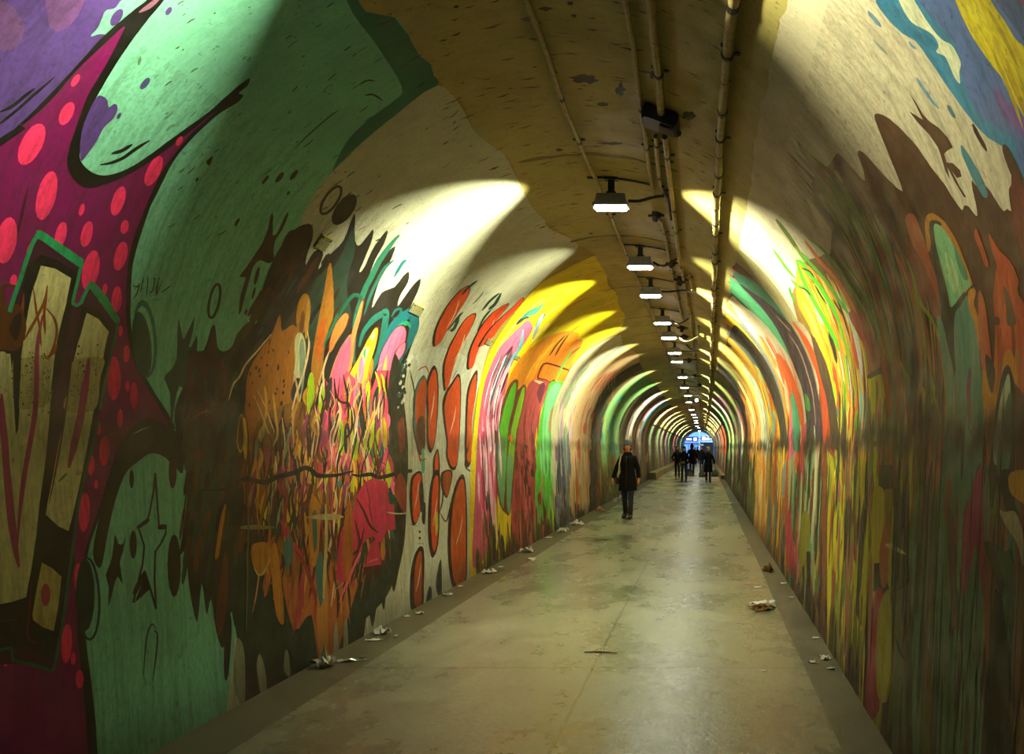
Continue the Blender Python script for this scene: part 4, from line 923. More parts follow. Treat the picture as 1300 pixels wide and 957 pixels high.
def make_lamp(loc, side, down, far, label, tilt=0, scale=1):
    x, d, z = loc
    t = empty('ceiling_lamp', loc, 0, label, 'lamp', 'floodlights along the crown of the tunnel')
    top = ZS + math.sqrt(RAD ** 2 - (x - XC) ** 2) - z
    h = MB()
    # wedge shaped housing with a sloping back and a rim
    w, dp, ht = .135, .075, .125
    vs = [(-w, -dp, .02), (w, -dp, .02), (w, dp, .02), (-w, dp, .02), (-w * .86, -dp * .55, ht), (w * .86, -dp * .55, ht), (w * .86, dp * .5, ht), (-w * .86, dp * .5, ht)]
    h.add(vs, [(0, 1, 5, 4), (1, 2, 6, 5), (2, 3, 7, 6), (3, 0, 4, 7), (4, 5, 6, 7), (0, 3, 2, 1)])
    if not far:
        for i in range(7): h.box((-w * .8 + i * w * .266, -dp * .82, .06), (.006, .02, .07))
        for sx in (-1, 1): h.box((sx * (w + .008), 0, .03), (.018, dp * 1.4, .04), bev=.004)
    h.build('housing', M['housing'], t)
    # lens: a shallow glass trough under the housing
    l = MB(); l.box((0, 0, .006), (w * 1.9, dp * 1.1, .024), bev=.008)
    lo = l.build('lens', M['lens'], t)
    b = MB(); b.box((0, 0, (ht + top) / 2 + .0), (.055, .02, top - ht)); 
    b.box((0, 0, top - .012), (.11, .07, .02)); b.box((0, 0, ht + .01), (.08, .05, .02))
    b.build('bracket', M['dark_metal'], t)
    cb = MB(); vc = V1 + ARC / 2 + (x - XC)
    rows = [[Vector(P(0, vc + k * .06 - .2, o)) + Vector((-x, e, -z)) for k in range(10)] for e, o in ((-.012, .001), (-.012, .012), (.012, .012), (.012, .001))]
    cb.grid(rows); cb.build('crossbar', M['dark_metal'], t)
    if side > 0:
        for sx in (-1, 1):
            area('side_beam', (sx * (w + .02), 0, -.012), ((sx, 0, -.32 if sx < 0 else -.48) if loc[1] > 4 else (sx, -.02 if sx < 0 else -.22, -.2)), POW * side * (1.25 if sx > 0 and loc[1] > 4 else 1) * (1.7 if loc[1] > 24 else 1), .05, .06, (76 if sx < 0 else 86) if loc[1] > 4 else (66 if sx < 0 else 84), t)
    area('down_beam', (0, 0, -.04), (0, 0, -1), POWD * down * (1.4 if loc[1] > 24 else 1), w * 1.6, dp * 1.4, 96 if loc[1] < 8 else 118 if loc[1] < 10 else 165, t)
    return t
POW = 44; POWD = 23
lampobjs = []
names = ['first and largest white floodlight hanging from the tunnel crown', 'second floodlight from the camera on a short bracket',
         'dim third floodlight showing a dotted strip of diodes', 'fourth floodlight beside the looping cable',
         'fifth floodlight with a pale conduit curling off its right end', 'sixth floodlight with a cable below the conduits',
         'seventh floodlight close behind the sixth', 'eighth floodlight down the tunnel crown', 'ninth thin floodlight down the crown',
         'tenth floodlight down the crown', 'eleventh dim thin floodlight beside a white bulb', 'twelfth bright oval floodlight down the crown',
         'thirteenth floodlight, small in the distance', 'fourteenth floodlight, small in the distance',
         'fifteenth floodlight, small in the distance', 'sixteenth floodlight, small in the distance',
         'seventeenth floodlight near the far exit', 'eighteenth floodlight near the far exit', 'last floodlight over the far exit']
for i, (px, py, sd, dn) in enumerate(lamps):
    d = FPX * LAMP_Z / (VY - py); p = ray(px, py, d)
    lampobjs.append(make_lamp(p, sd, dn, i > 5, names[i]))
# the lamp just above the top edge of the frame, its light falls on the near walls
near = make_lamp((XC + .05, 3.05, CAMH + LAMP_Z), .30, .03, False, 'floodlight above the near murals, outside the top of the picture')
# ================================================================ floor, gutters, kerbs
SLAB = .02
def nodes_for(name):
    m = bpy.data.materials.new(name); m.use_nodes = True
    nt = m.node_tree; return m, nt, nt.nodes, nt.links, nt.nodes['Principled BSDF']
def concrete(name, dark, light, r0, r1, joints=True):
    m, nt, N, L, b = nodes_for(name)
    tc = N.new('ShaderNodeTexCoord'); sp = N.new('ShaderNodeSeparateXYZ'); L.new(tc.outputs['Object'], sp.inputs[0])
    def noise(sc, vec, det=5, rg=.6):
        mp = N.new('ShaderNodeMapping'); mp.inputs['Scale'].default_value = vec; L.new(tc.outputs['Object'], mp.inputs[0])
        n = N.new('ShaderNodeTexNoise'); n.inputs['Scale'].default_value = sc; n.inputs['Detail'].default_value = det; n.inputs['Roughness'].default_value = rg
        L.new(mp.outputs[0], n.inputs['Vector']); return n.outputs[0]
    def rng(x, a, c, d, e):
        n = N.new('ShaderNodeMapRange'); n.interpolation_type = 'SMOOTHSTEP'
        for i, q in enumerate((a, c, d, e)): n.inputs[i + 1].default_value = q
        L.new(x, n.inputs[0]); return n.outputs[0]
    def ma(op, a, c=None):
        n = N.new('ShaderNodeMath'); n.operation = op
        for i, q in enumerate((a, c)):
            if q is None: continue
            if isinstance(q, (int, float)): n.inputs[i].default_value = q
            else: L.new(q, n.inputs[i])
        return n.outputs[0]
    big = noise(.9, (1, .6, 1), 6, .62); mid = noise(4.2, (1, .8, 1), 6, .65); fine = noise(38, (1, 1, 1), 5, .7)
    t = rng(ma('ADD', ma('MULTIPLY', big, .7), ma('MULTIPLY', mid, .3)), .22, .78, 0, 1)
    t = ma('MULTIPLY', t, rng(fine, .3, .6, .62, 1))
    spots = rng(noise(7.5, (1, 1.3, 1), 3, .5), .66, .8, 1, .7); t = ma('MULTIPLY', t, spots)
    if joints:
        wob = ma('MULTIPLY', ma('SUBTRACT', noise(6, (1, 1, 1), 3), .5), .03)
        jx = rng(ma('ABSOLUTE', ma('ADD', ma('SUBTRACT', sp.outputs[0], -.785), wob)), .004, .016, .25, 1)
        fr = ma('FRACT', ma('DIVIDE', ma('ADD', sp.outputs[1], wob), 3.66))
        jy = rng(ma('ABSOLUTE', ma('SUBTRACT', fr, .5)), .001, .0045, .35, 1)
        t = ma('MULTIPLY', ma('MULTIPLY', t, jx), jy)
    mx = N.new('ShaderNodeMix'); mx.data_type = 'RGBA'; L.new(t, mx.inputs[0])
    mx.inputs[6].default_value = (*lin(dark), 1); mx.inputs[7].default_value = (*lin(light), 1); L.new(mx.outputs[2], b.inputs['Base Color'])
    L.new(rng(ma('ADD', ma('MULTIPLY', big, .7), ma('MULTIPLY', mid, .3)), .3, .7, r0, r1), b.inputs['Roughness']); b.inputs['Specular IOR Level'].default_value = .8
    bp = N.new('ShaderNodeBump'); bp.inputs['Strength'].default_value = .35; bp.inputs['Distance'].default_value = .02
    L.new(ma('ADD', ma('MULTIPLY', mid, .8), ma('MULTIPLY', fine, .25)), bp.inputs['Height']); L.new(bp.outputs[0], b.inputs['Normal'])
    return m
FLOOR = concrete('worn_concrete', '#4c4c34', '#a6a888', .18, .40)
GUT = concrete('gutter_concrete', '#23200f', '#6a6640', .4, .7)
XL, XR = XC - HF, XC + HF
GL, GR = -2.42, .70
MB().box((XC, (DSTART + 140) / 2, -.06), (2 * HF + .6, 140 - DSTART, .12)).build('floor', GUT, kind='structure')
rs = random.Random(3); fl = MB(); rows = []
ys = [DSTART + i * 2.5 for i in range(int((DEND + 8 - DSTART) / 2.5))]
for y in ys:
    a, b = GL + rs.uniform(-.012, .012), GR + rs.uniform(-.012, .012)
    rows.append([(a, y, .0), (a + .008, y, SLAB), (-.785, y, SLAB + .001), (b - .008, y, SLAB), (b, y, .0)])
fl.grid(rows); fl.build('floor_slab', FLOOR, kind='structure')
# kerbs that narrow the far part of the passage
KERB = concrete('kerb_concrete', '#4c4526', '#b0a468', .5, .8, False)
for s, n in ((-1, 'trim_left'), (1, 'trim_right')):
    x0 = XC + s * HF; k = MB(); rr = random.Random(5)
    rows = []
    for i in range(28):
        y = 39.2 + i * 2.5; w_ = (.34 if s < 0 else .2) + rr.uniform(-.02, .02); h = (.33 if s < 0 else .2) + rr.uniform(-.02, .02)
        rows.append([(x0 - s * (w_ + .02), y, 0), (x0 - s * w_, y, h - .02), (x0 - s * (w_ - .02), y, h), (x0 + s * .05, y, h)][::s])
    k.grid(rows); a = rows[0]; k.add(a + [(x0 + s * .05, 39.2, 0)], [(0, 1, 2, 3, 4)]); k.build(n, KERB, kind='structure')

# ================================================================ conduits along the crown
def along(pts, off, step=.12):
    w = [wall_at(*p) for p in pts]; out = []
    for (a, va), (b, vb) in zip(w, w[1:]):
        n = max(1, int((b - a) / .5))
        for k in range(n): t = k / n; out.append((a + (b - a) * t, va + (vb - va) * t))
    out.append(w[-1]); return out
def pipe(label, pts, r, gap, seed, m='pipe', start=None, cl='dark_metal'):
    rr = random.Random(seed)
    w = along(pp(pts) if isinstance(pts, str) else pts, r)
    if start is not None: w = [(start, w[0][1])] + w
    p0 = Vector(P(w[0][0], w[0][1], r + .012))
    t = empty('conduit', p0, 0, label, 'pipe', 'painted conduits along the tunnel crown')
    P3 = [Vector(P(d, v, r + .012)) - p0 for d, v in w]
    MB().tube(P3, r, 10).build('pipe', M[m], t, True)
    tot = 0; k = 0; nxt = gap * rr.uniform(.3, 1); cnt = 0
    for a, b in zip(P3, P3[1:]):
        L = (b - a).length
        while nxt < tot + L and cnt < 60:
            q = a.lerp(b, (nxt - tot) / L); dr = (b - a).normalized()
            if cnt % 3 == 0:   # strap saddle with its foot on the vault
                c = MB(); c.tube([q - dr * .012, q + dr * .012], r * 1.25, 10); x = (q + p0).x
                nn = Vector((XC - x, 0, ZS - (q + p0).z)).normalized(); sd = nn.cross(dr).normalized()
                for s_ in (-1, 1): c.box(q + sd * s_ * (r + .014) - nn * (r + .004), (.03, .024, .008))
                c.build('pipe_clamp', M[cl], t)
            else:
                MB().tube([q - dr * .022, q + dr * .022], r * 1.16, 10).build('coupling', M['pipe'] if cnt % 3 == 1 else M[cl], t)
            cnt += 1; nxt += gap * rr.uniform(.75, 1.25) * (1 + .02 * (q + p0).y)
        tot += L
    return t
pipe('thin tan conduit running down to the left side of the floodlights', '668,-8 690,50 716,130 745,200 766,243 780,284 792,312 806,346 820,375 836,420 845,445 854,472 861,492 866,506 872,520 878,534', .015, .6, 1, start=1.5)
pipe('thin tan conduit just left of the dark ceiling box', '796,-6 806,50 812,110 817,150 821,172 825,210 831,246', .015, .55, 2, start=1.5)
pipe('thicker tan conduit ending in the dark ceiling box', '829,-6 833,40 839,90 842,140', .024, .8, 3, start=1.5)
pipe('middle conduit leaving the lower lip of the dark ceiling box', '834,168 837,205 839,230 844,240 848,252', .016, .35, 4)
pipe('right-hand conduit leaving the lower lip of the dark ceiling box', '846,168 850,205 854,240 860,290 864,330', .020, .5, 5)
pipe('conduit reappearing below the first black junction, left one', '840,276 846,298 849,320 854,340 860,372 867,405', .015, .5, 6)
pipe('middle conduit between the second and the sixth floodlights', '866,337 871,365 877,398 880,430 883,452 886,480 888,505 889,525', .018, .8, 7)
pipe('short conduit beside the third floodlight, right of its neighbours', '876,345 878,357 880,368', .015, .4, 8)
pipe('thick pale pipe with many black couplings on the right of the crown', '938,-6 933,17 925,100 919,165 916,219 912,257 911,300 909,349 907,396 905,433 904,462 902,494 899,520 896,540', .026, .34, 9, start=1.5, cl='black')

# dark ceiling box with its lip
d_, v_ = wall_at(842, 146)
q = Vector(P(d_, v_, .0)); t = empty('junction_box', q, 0, 'dark rusty ceiling box where the thick conduit ends', 'box')
def tilt(v): 
    n = prof(v)[2]; return Matrix.Rotation(math.atan2(-n.x, -n.z) * -1, 3, 'Y')
Rm = Matrix.Rotation(math.atan2((q.x - XC), (q.z - ZS)), 3, 'Y')
MB().box(Rm @ Vector((0, -.02, -.045)), (.23, .20, .085), Rm, bev=.008).build('body', M['black'], t)
MB().box(Rm @ Vector((.0, .12, -.04)), (.26, .05, .05), Rm, bev=.01).build('lip', M['pipe'], t)
MB().box(Rm @ Vector((.06, -.02, -.094)), (.10, .12, .012), Rm).build('cover_plate', M['rust'], t)
for sx in (-1, 1): MB().tube([Rm @ Vector((sx * .1, -.1, -.088)), Rm @ Vector((sx * .1, -.1, -.098))], .008, 6).build('screw', M['dark_metal'], t)

# round black junctions with glands
def junction(px, py, lab, sc=1.0):
    d_, v_ = wall_at(px, py); q = Vector(P(d_, v_)); n = prof(v_)[2]
    t = empty('cable_junction', q, 0, lab, 'junction', 'black junctions along the crown')
    MB().tube([Vector((0, 0, 0)), n * .05 * sc], .045 * sc, 12).build('body', M['black'], t)
    MB().tube([n * .05 * sc, n * .085 * sc], [.03 * sc, .022 * sc], 10).build('cap', M['black'], t)
    for sx in (-1, 1): MB().tube([Vector((sx * .03, 0, 0)) + n * .03, Vector((sx * .075 * sc, 0, 0)) + n * .028], .012 * sc, 8).build('gland', M['dark_metal'], t)
for px, py, l in [(834, 270, 'black junction right of the first floodlight'), (854, 331, 'black junction right of the second floodlight'), (866, 352, 'black junction under the crossing cable by the third floodlight'),
                  (867, 414, 'black junction right of the fourth floodlight'), (870, 425, 'black junction at the end of the looping cable'), (876, 455, 'black junction behind the sixth floodlight'),
                  (884, 475, 'black junction in the dark bundle above the eighth floodlight'), (889, 487, 'distant black junction in the dark bundle past the eighth floodlight')]:
    junction(px, py, l, 1.0 if py < 340 else 1.3)
def cable(label, pts, r, m, d0=None, drop=.06):
    """cable hanging a little below the vault"""
    w = [wall_at(*p) for p in pts]; n = len(w); out = []
    for i, (d, v) in enumerate(w):
        k = .03 + drop * math.sin(math.pi * i / (n - 1)); out.append(P(d if d0 is None else d0, v, k))
    out = smooth_pts(out, False, 5); o0 = Vector(out[0])
    o = MB().tube([Vector(p) - o0 for p in out], r, 8).build('power_cable', M[m], None, True); o.location = o0
    tag(o, label, 'cable', 'power cables of the floodlights'); return o
for i in range(len(lamps)):
    if i > 10: break
    L0 = Vector(lampobjs[i].location)
    lab = ['thick black cable from the first floodlight to the conduits', 'black cable sagging right of the second floodlight', 'straight black cable right of the third floodlight', 'black cable curling right of the fourth floodlight',
           'looping cable right of the fifth floodlight', 'thin black cable of the sixth floodlight', 'thin black cable of the seventh floodlight', 'short cable of the eighth floodlight', 'short cable of the ninth floodlight',
           'short cable of the tenth floodlight', 'short cable of the eleventh floodlight'][i]
    sag = [.0, .05, .0, .07, .12, .03, .02, .05, .04, .05, .04][i]; ln = [.30, .26, .42, .28, .40, .4, .4, .4, .4, .4, .4][i]
    pts = []
    for k in range(8):
        t_ = k / 7; top = ZS + math.sqrt(RAD ** 2 - (L0.x + .14 + ln * t_ - XC) ** 2)
        z0 = L0.z + .07; pts.append(Vector((L0.x + .14 + ln * t_, L0.y, z0 + (top - .05 - z0) * max(0, t_ - .3) ** 1.2 * 1.1 - sag * math.sin(math.pi * t_))))
    o0 = pts[0].copy(); o = MB().tube([p - o0 for p in smooth_pts([tuple(p) for p in pts], False, 4) and [Vector(q) for q in smooth_pts([tuple(p) for p in pts], False, 4)]], .013, 8).build('power_cable', M['pipe'] if i == 4 else M['black'], None, True)
    o.location = o0; tag(o, lab, 'cable', 'power cables of the floodlights')
cable('black conduit dropping and curving beside the ceiling box lines', [(843, 232), (846, 240), (850, 246), (852, 262), (853, 275)], .011, 'black', None, .01)
cable('dark looped cable hanging right of the sixth floodlight', [(872, 436), (880, 440), (886, 432), (889, 420), (888, 412)], .014, 'black', None, .05)
M['bulb'] = mat('white_bulb', '#ffffff', .3, emit='#fffbe0', es=10)
d_, v_ = wall_at(886, 503); q = Vector(P(d_, v_, .0)); n = prof(v_)[2]
t = empty('bulb_lamp', q, 0, 'small bare white bulb right of the eleventh floodlight', 'lamp')
MB().tube([Vector((0, 0, 0)), n * .1], .03, 8).build('socket', M['black'], t)
MB().tube([n * .1, n * .13, n * .18, n * .22, n * .235], [.03, .06, .075, .05, .01], 12).build('bulb', M['bulb'], t, True)

# ================================================================ little square plates fixed to the walls
M['plate'] = mat('aged_plate', '#9a9668', .5, .2, bump=.3, bscale=60, var=.4); M['plate_rim'] = mat('plate_rim', '#e8dc60', .5); M['orange_sticker'] = mat('orange_sticker', '#e87818', .6)
def plate(px, py, w_, h_, lab, mat_='plate', rim=True):
    d_, v_ = wall_at(px, py); n = prof(v_)[2]; q = Vector(P(d_, v_, .002)); up = n.cross(Vector((0, 1, 0))).normalized()
    if up.z < 0: up = -up
    rot = Matrix((Vector((0, 1, 0)), up, n)).transposed()
    t = empty('wall_plate', q, 0, lab, 'plate', 'small square plates on the left wall')
    MB().box(n * .006, (w_, h_, .012), rot, bev=.003).build('plate', M[mat_], t)
    if rim: MB().box(n * .007 + up * h_ * .52, (w_ * 1.04, h_ * .08, .016), rot).build('edge_strip', M['plate_rim'], t)
    for s_ in (-1, 1): MB().tube([rot @ Vector((s_ * w_ * .38, h_ * .36, .012)), rot @ Vector((s_ * w_ * .38, h_ * .36, .017))], .006, 6).build('screw', M['dark_metal'], t)
plate(528, 393, .26, .09, 'small square plate on the white ground right of the dark flames'); plate(409, 308, .14, .10, 'small yellowed plate between two dark flames high on the wall')
plate(620, 434, .22, .07, 'small grey plate beside the second pair of orange drops', rim=False); plate(656, 454, .2, .06, 'small grey plate at the edge of the pink stripes', rim=False)
plate(648, 556, .16, .10, 'small orange-rimmed plate on the green leaf shapes', 'orange_sticker', False)

# ================================================================ litter
M['paper'] = mat('crumpled_paper', '#e8e4cc', .8, bump=.2, bscale=20); M['foil'] = mat('clear_plastic_bag', '#b8b8a0', .25, .1, spec=.8); M['leaf'] = mat('dry_leaf', '#7a5418', .8, var=.4, bscale=15); M['ham'] = mat('orange_wrapper', '#e07a14', .6)
def crumple(name, px, py, size, m, label, cat, group, seed, flat=.4, z=None):
    """a scrap of thin sheet, folded at random, lying on the ground"""
    r = random.Random(seed); x, y = floor_at(px, py)
    mg = max(size[0], size[1]) * .62 + .02; x = max(XL + mg, min(XR - mg, x)); gz = SLAB + .003 if GL < x < GR else .003
    bm = bmesh.new(); bmesh.ops.create_grid(bm, x_segments=6, y_segments=6, size=.5)
    for v in bm.verts:
        a = math.atan2(v.co.y, v.co.x); rr = v.co.length
        v.co.x += r.uniform(-.07, .07); v.co.y += r.uniform(-.07, .07)
        v.co.x *= (.7 + .4 * math.sin(3 * a + seed)); v.co.z = abs(r.gauss(0, 1)) * flat * (.35 + .3 * (.7 - rr))
    mz = min(v.co.z for v in bm.verts)
    for v in bm.verts: v.co = Vector((v.co.x * size[0], v.co.y * size[1], (v.co.z - mz) * size[2]))
    me = bpy.data.meshes.new(name); bm.to_mesh(me); bm.free(); me.materials.append(M[m])
    o = bpy.data.objects.new(name, me); C.objects.link(o); o.location = (x, y, gz); o.rotation_euler.z = r.uniform(-.4, .4)
    s = o.modifiers.new('t', 'SOLIDIFY'); s.thickness = .002; s.offset = 1
    return tag(o, label, cat, group)
G = 'scraps of paper along the foot of the walls'
crumple('crumpled_paper', 484, 804, (.14, .12, .10), 'paper', 'crumpled white tissue under the dark dripping paint, left wall', 'litter', G, 4, .7)
crumple('plastic_bag', 402, 845, (.15, .15, .12), 'foil', 'scrunched clear plastic bag nearest the camera by left wall', 'litter', None, 9, .8)
crumple('plastic_wrapper', 446, 839, (.22, .05, .05), 'foil', 'long twisted clear wrapper trailing from the scrunched bag', 'litter', None, 11, .6)
for i, (x, y, s_, l) in enumerate([(474, 813, (.13, .05, .02), 'flat pale paper strip just before the white tissue'), (503, 808, (.03, .03, .03), 'tiny white scrap right of the white tissue'), (533, 779, (.08, .06, .05), 'pale scrap under the lowest orange drop'),
        (517, 783, (.05, .04, .03), 'small tan scrap left of the pale scrap under the orange drop'), (567, 756, (.11, .06, .05), 'white scrap in front of the narrow white ground between orange drops'), (584, 745, (.07, .05, .03), 'small scrap at the end of the last orange drop'),
        (621, 727, (.16, .16, .09), 'folded white card by the yellow-green foot of the wall'), (636, 720, (.08, .06, .03), 'small pale scrap behind the folded white card'), (668, 700.5, (.22, .16, .13), 'white crumpled wrapper before the brick red column'),
        (697, 683, (.14, .1, .05), 'flat white scrap under the green column'), (706, 675.5, (.15, .2, .16), 'red and white crumpled napkin under the blue-grey column'), (718, 673, (.12, .12, .08), 'yellowish scrap right of the red and white napkin'),
        (722, 666, (.28, .2, .16), 'white scrunched napkin at the foot of the peach column'), (727, 661, (.06, .06, .06), 'tiny white scrap beyond the scrunched napkin'), (726, 677, (.05, .05, .05), 'tiny white speck out on the slab by the napkins'),
        (757, 645, (.1, .1, .09), 'white scrap just behind the orange wrapper'), (775, 636, (.32, .22, .26), 'pale folded paper standing up by the olive column'), (781, 637, (.12, .1, .1), 'small white scrap right of the standing folded paper'),
        (676, 712, (.1, .3, .02), 'pale streak of flattened paper on the slab left of centre')]):
    crumple('paper_scrap', x, y, s_, 'paper', l, 'litter', G, 20 + i, .55)
crumple('orange_wrapper', 753, 648, (.24, .2, .12), 'ham', 'bright orange wrapper at the left wall before the walking woman', 'litter', None, 50, .5)
for i, (x, y, s_, l) in enumerate([(1055, 836, (.07, .09, .07), 'cream paper scrap against the foot of the right wall, near'), (1032, 841, (.075, .05, .025), 'flat cream scrap in the right gutter nearest the camera'), (1059, 849, (.07, .04, .02), 'flat scrap below the cream paper by right wall'),
        (1005, 759, (.07, .05, .02), 'white flake in the right gutter, third from the camera'), (999, 741, (.07, .06, .02), 'white flake in the right gutter farther along'), (962, 748, (.1, .1, .015), 'pale flattened scrap on the slab by the right gutter line'),
        (1044, 810, (.06, .04, .015), 'thin pale flake in the right gutter past the near scraps'), (925, 640, (.3, .3, .05), 'pale paper lying on the slab far down the right side'), (971, 856, (.05, .03, .01), 'small flake on the slab near the bottom right')]):
    crumple('paper_scrap', x, y, s_, 'paper', l, 'litter', G, 60 + i, .5)
crumple('dry_leaf', 993, 725, (.14, .22, .16), 'leaf', 'curled brown dry leaf in the right gutter', 'leaf', None, 81, .6)
o = crumple('paper_bag', 967, 776, (.26, .20, .10), 'leaf', 'brown and cream torn paper bag flattened beside the right gutter', 'litter', None, 83, .5)
c_ = MB(); r = random.Random(8)
for i in range(3):
    cx, cy = (-.07, .01, .09)[i], r.uniform(-.03, .03); c_.grid([[(cx + dx * .05, cy + dy * .04, .055 + r.uniform(0, .03)) for dx in (-1, 0, 1)] for dy in (-1, 0, 1)])
c_.build('pale_flap', M['paper'], o)
tg = MB().tube([(-.12, 0, .006), (-.04, .01, .006), (.05, 0, .006), (.13, -.02, .006)], [.004, .006, .005, .003], 6).build('twig', M['leaf'], None); x, y = floor_at(762, 832); tg.location = (x, y, SLAB); tag(tg, 'dark twig lying on the slab at the bottom centre', 'twig')
tg = MB().tube([(-.16, 0, .008), (-.02, .03, .008), (.16, -.02, .008)], [.005, .010, .005], 6).build('twig', M['leaf'], None); x, y = floor_at(766, 687); tg.location = (x, y, SLAB); tag(tg, 'pale curved twig on the slab before the walking woman', 'twig')
# ================================================================ people
M['skin'] = mat('skin', '#d8864e', .55); M['coat'] = mat('black_coat', '#060607', .9, spec=.2, bump=.4, bscale=60); M['coat2'] = mat('charcoal_coat', '#0b0c0f', .9, spec=.2); M['coat3'] = mat('dark_brown_coat', '#0c0908', .9, spec=.2)
M['jeans'] = mat('blue_jeans', '#16243c', .85, var=.5, bscale=9); M['trouser'] = mat('black_trousers', '#0b0c10', .85); M['boot'] = mat('black_leather', '#0c0b0a', .4); M['beanie'] = mat('grey_beanie', '#4a5460', .9, bump=.5, bscale=90)
M['hair'] = mat('dark_hair', '#17100a', .7); M['blonde'] = mat('light_hair', '#b8924a', .7); M['strap'] = mat('pale_strap', '#c8b878', .7); M['tan_bag'] = mat('olive_bag', '#6a5c28', .6); M['blue_bag'] = mat('blue_bag', '#1c2c48', .6)
M['grey_bag'] = mat('grey_shopping_bag', '#4c4a40', .6); M['eye'] = mat('dark_eye', '#0c0806', .3); M['lip'] = mat('lips', '#8a3c30', .5); M['brown_trouser'] = mat('rust_trousers', '#7a3a22', .8); M['red_scarf'] = mat('maroon_scarf', '#4a1a18', .9)

def loft(rings, n=16):
    """rings: (centre, half width, half depth, facing angle)"""
    m = MB(); rows = []
    for c, a, b, an in rings:
        rows.append([Vector(c) + Vector((math.cos(q) * a * math.cos(an) - math.sin(q) * b * math.sin(an), math.cos(q) * a * math.sin(an) + math.sin(q) * b * math.cos(an), 0)) for q in [2 * math.pi * k / n for k in range(n + 1)]])
    m.grid(rows)
    k = len(m.v); m.v.append(tuple(Vector(rings[0][0]))); m.v.append(tuple(Vector(rings[-1][0])))
    for i in range(n): m.f.append((k, i + 1, i)); m.f.append((k + 1, (len(rings) - 1) * (n + 1) + i, (len(rings) - 1) * (n + 1) + i + 1))
    return m
def skinned(name, verts, edges, radii, m):
    me = bpy.data.meshes.new(name); me.from_pydata(verts, edges, []); o = bpy.data.objects.new(name, me); C.objects.link(o)
    sm = o.modifiers.new('s', 'SKIN'); sm.use_smooth_shade = True
    for i, r in enumerate(radii): me.skin_vertices[0].data[i].radius = r if isinstance(r, tuple) else (r, r)
    me.skin_vertices[0].data[0].use_root = True
    o.modifiers.new('u', 'SUBSURF').levels = 1
    bpy.context.view_layer.update()
    dg = bpy.context.evaluated_depsgraph_get(); m2 = bpy.data.meshes.new_from_object(o.evaluated_get(dg)); m2.name = name
    bpy.data.objects.remove(o); bpy.data.meshes.remove(me); m2.materials.clear(); m2.materials.append(m)
    m2.polygons.foreach_set('use_smooth', [True] * len(m2.polygons))
    o = bpy.data.objects.new(name, m2); C.objects.link(o); return o

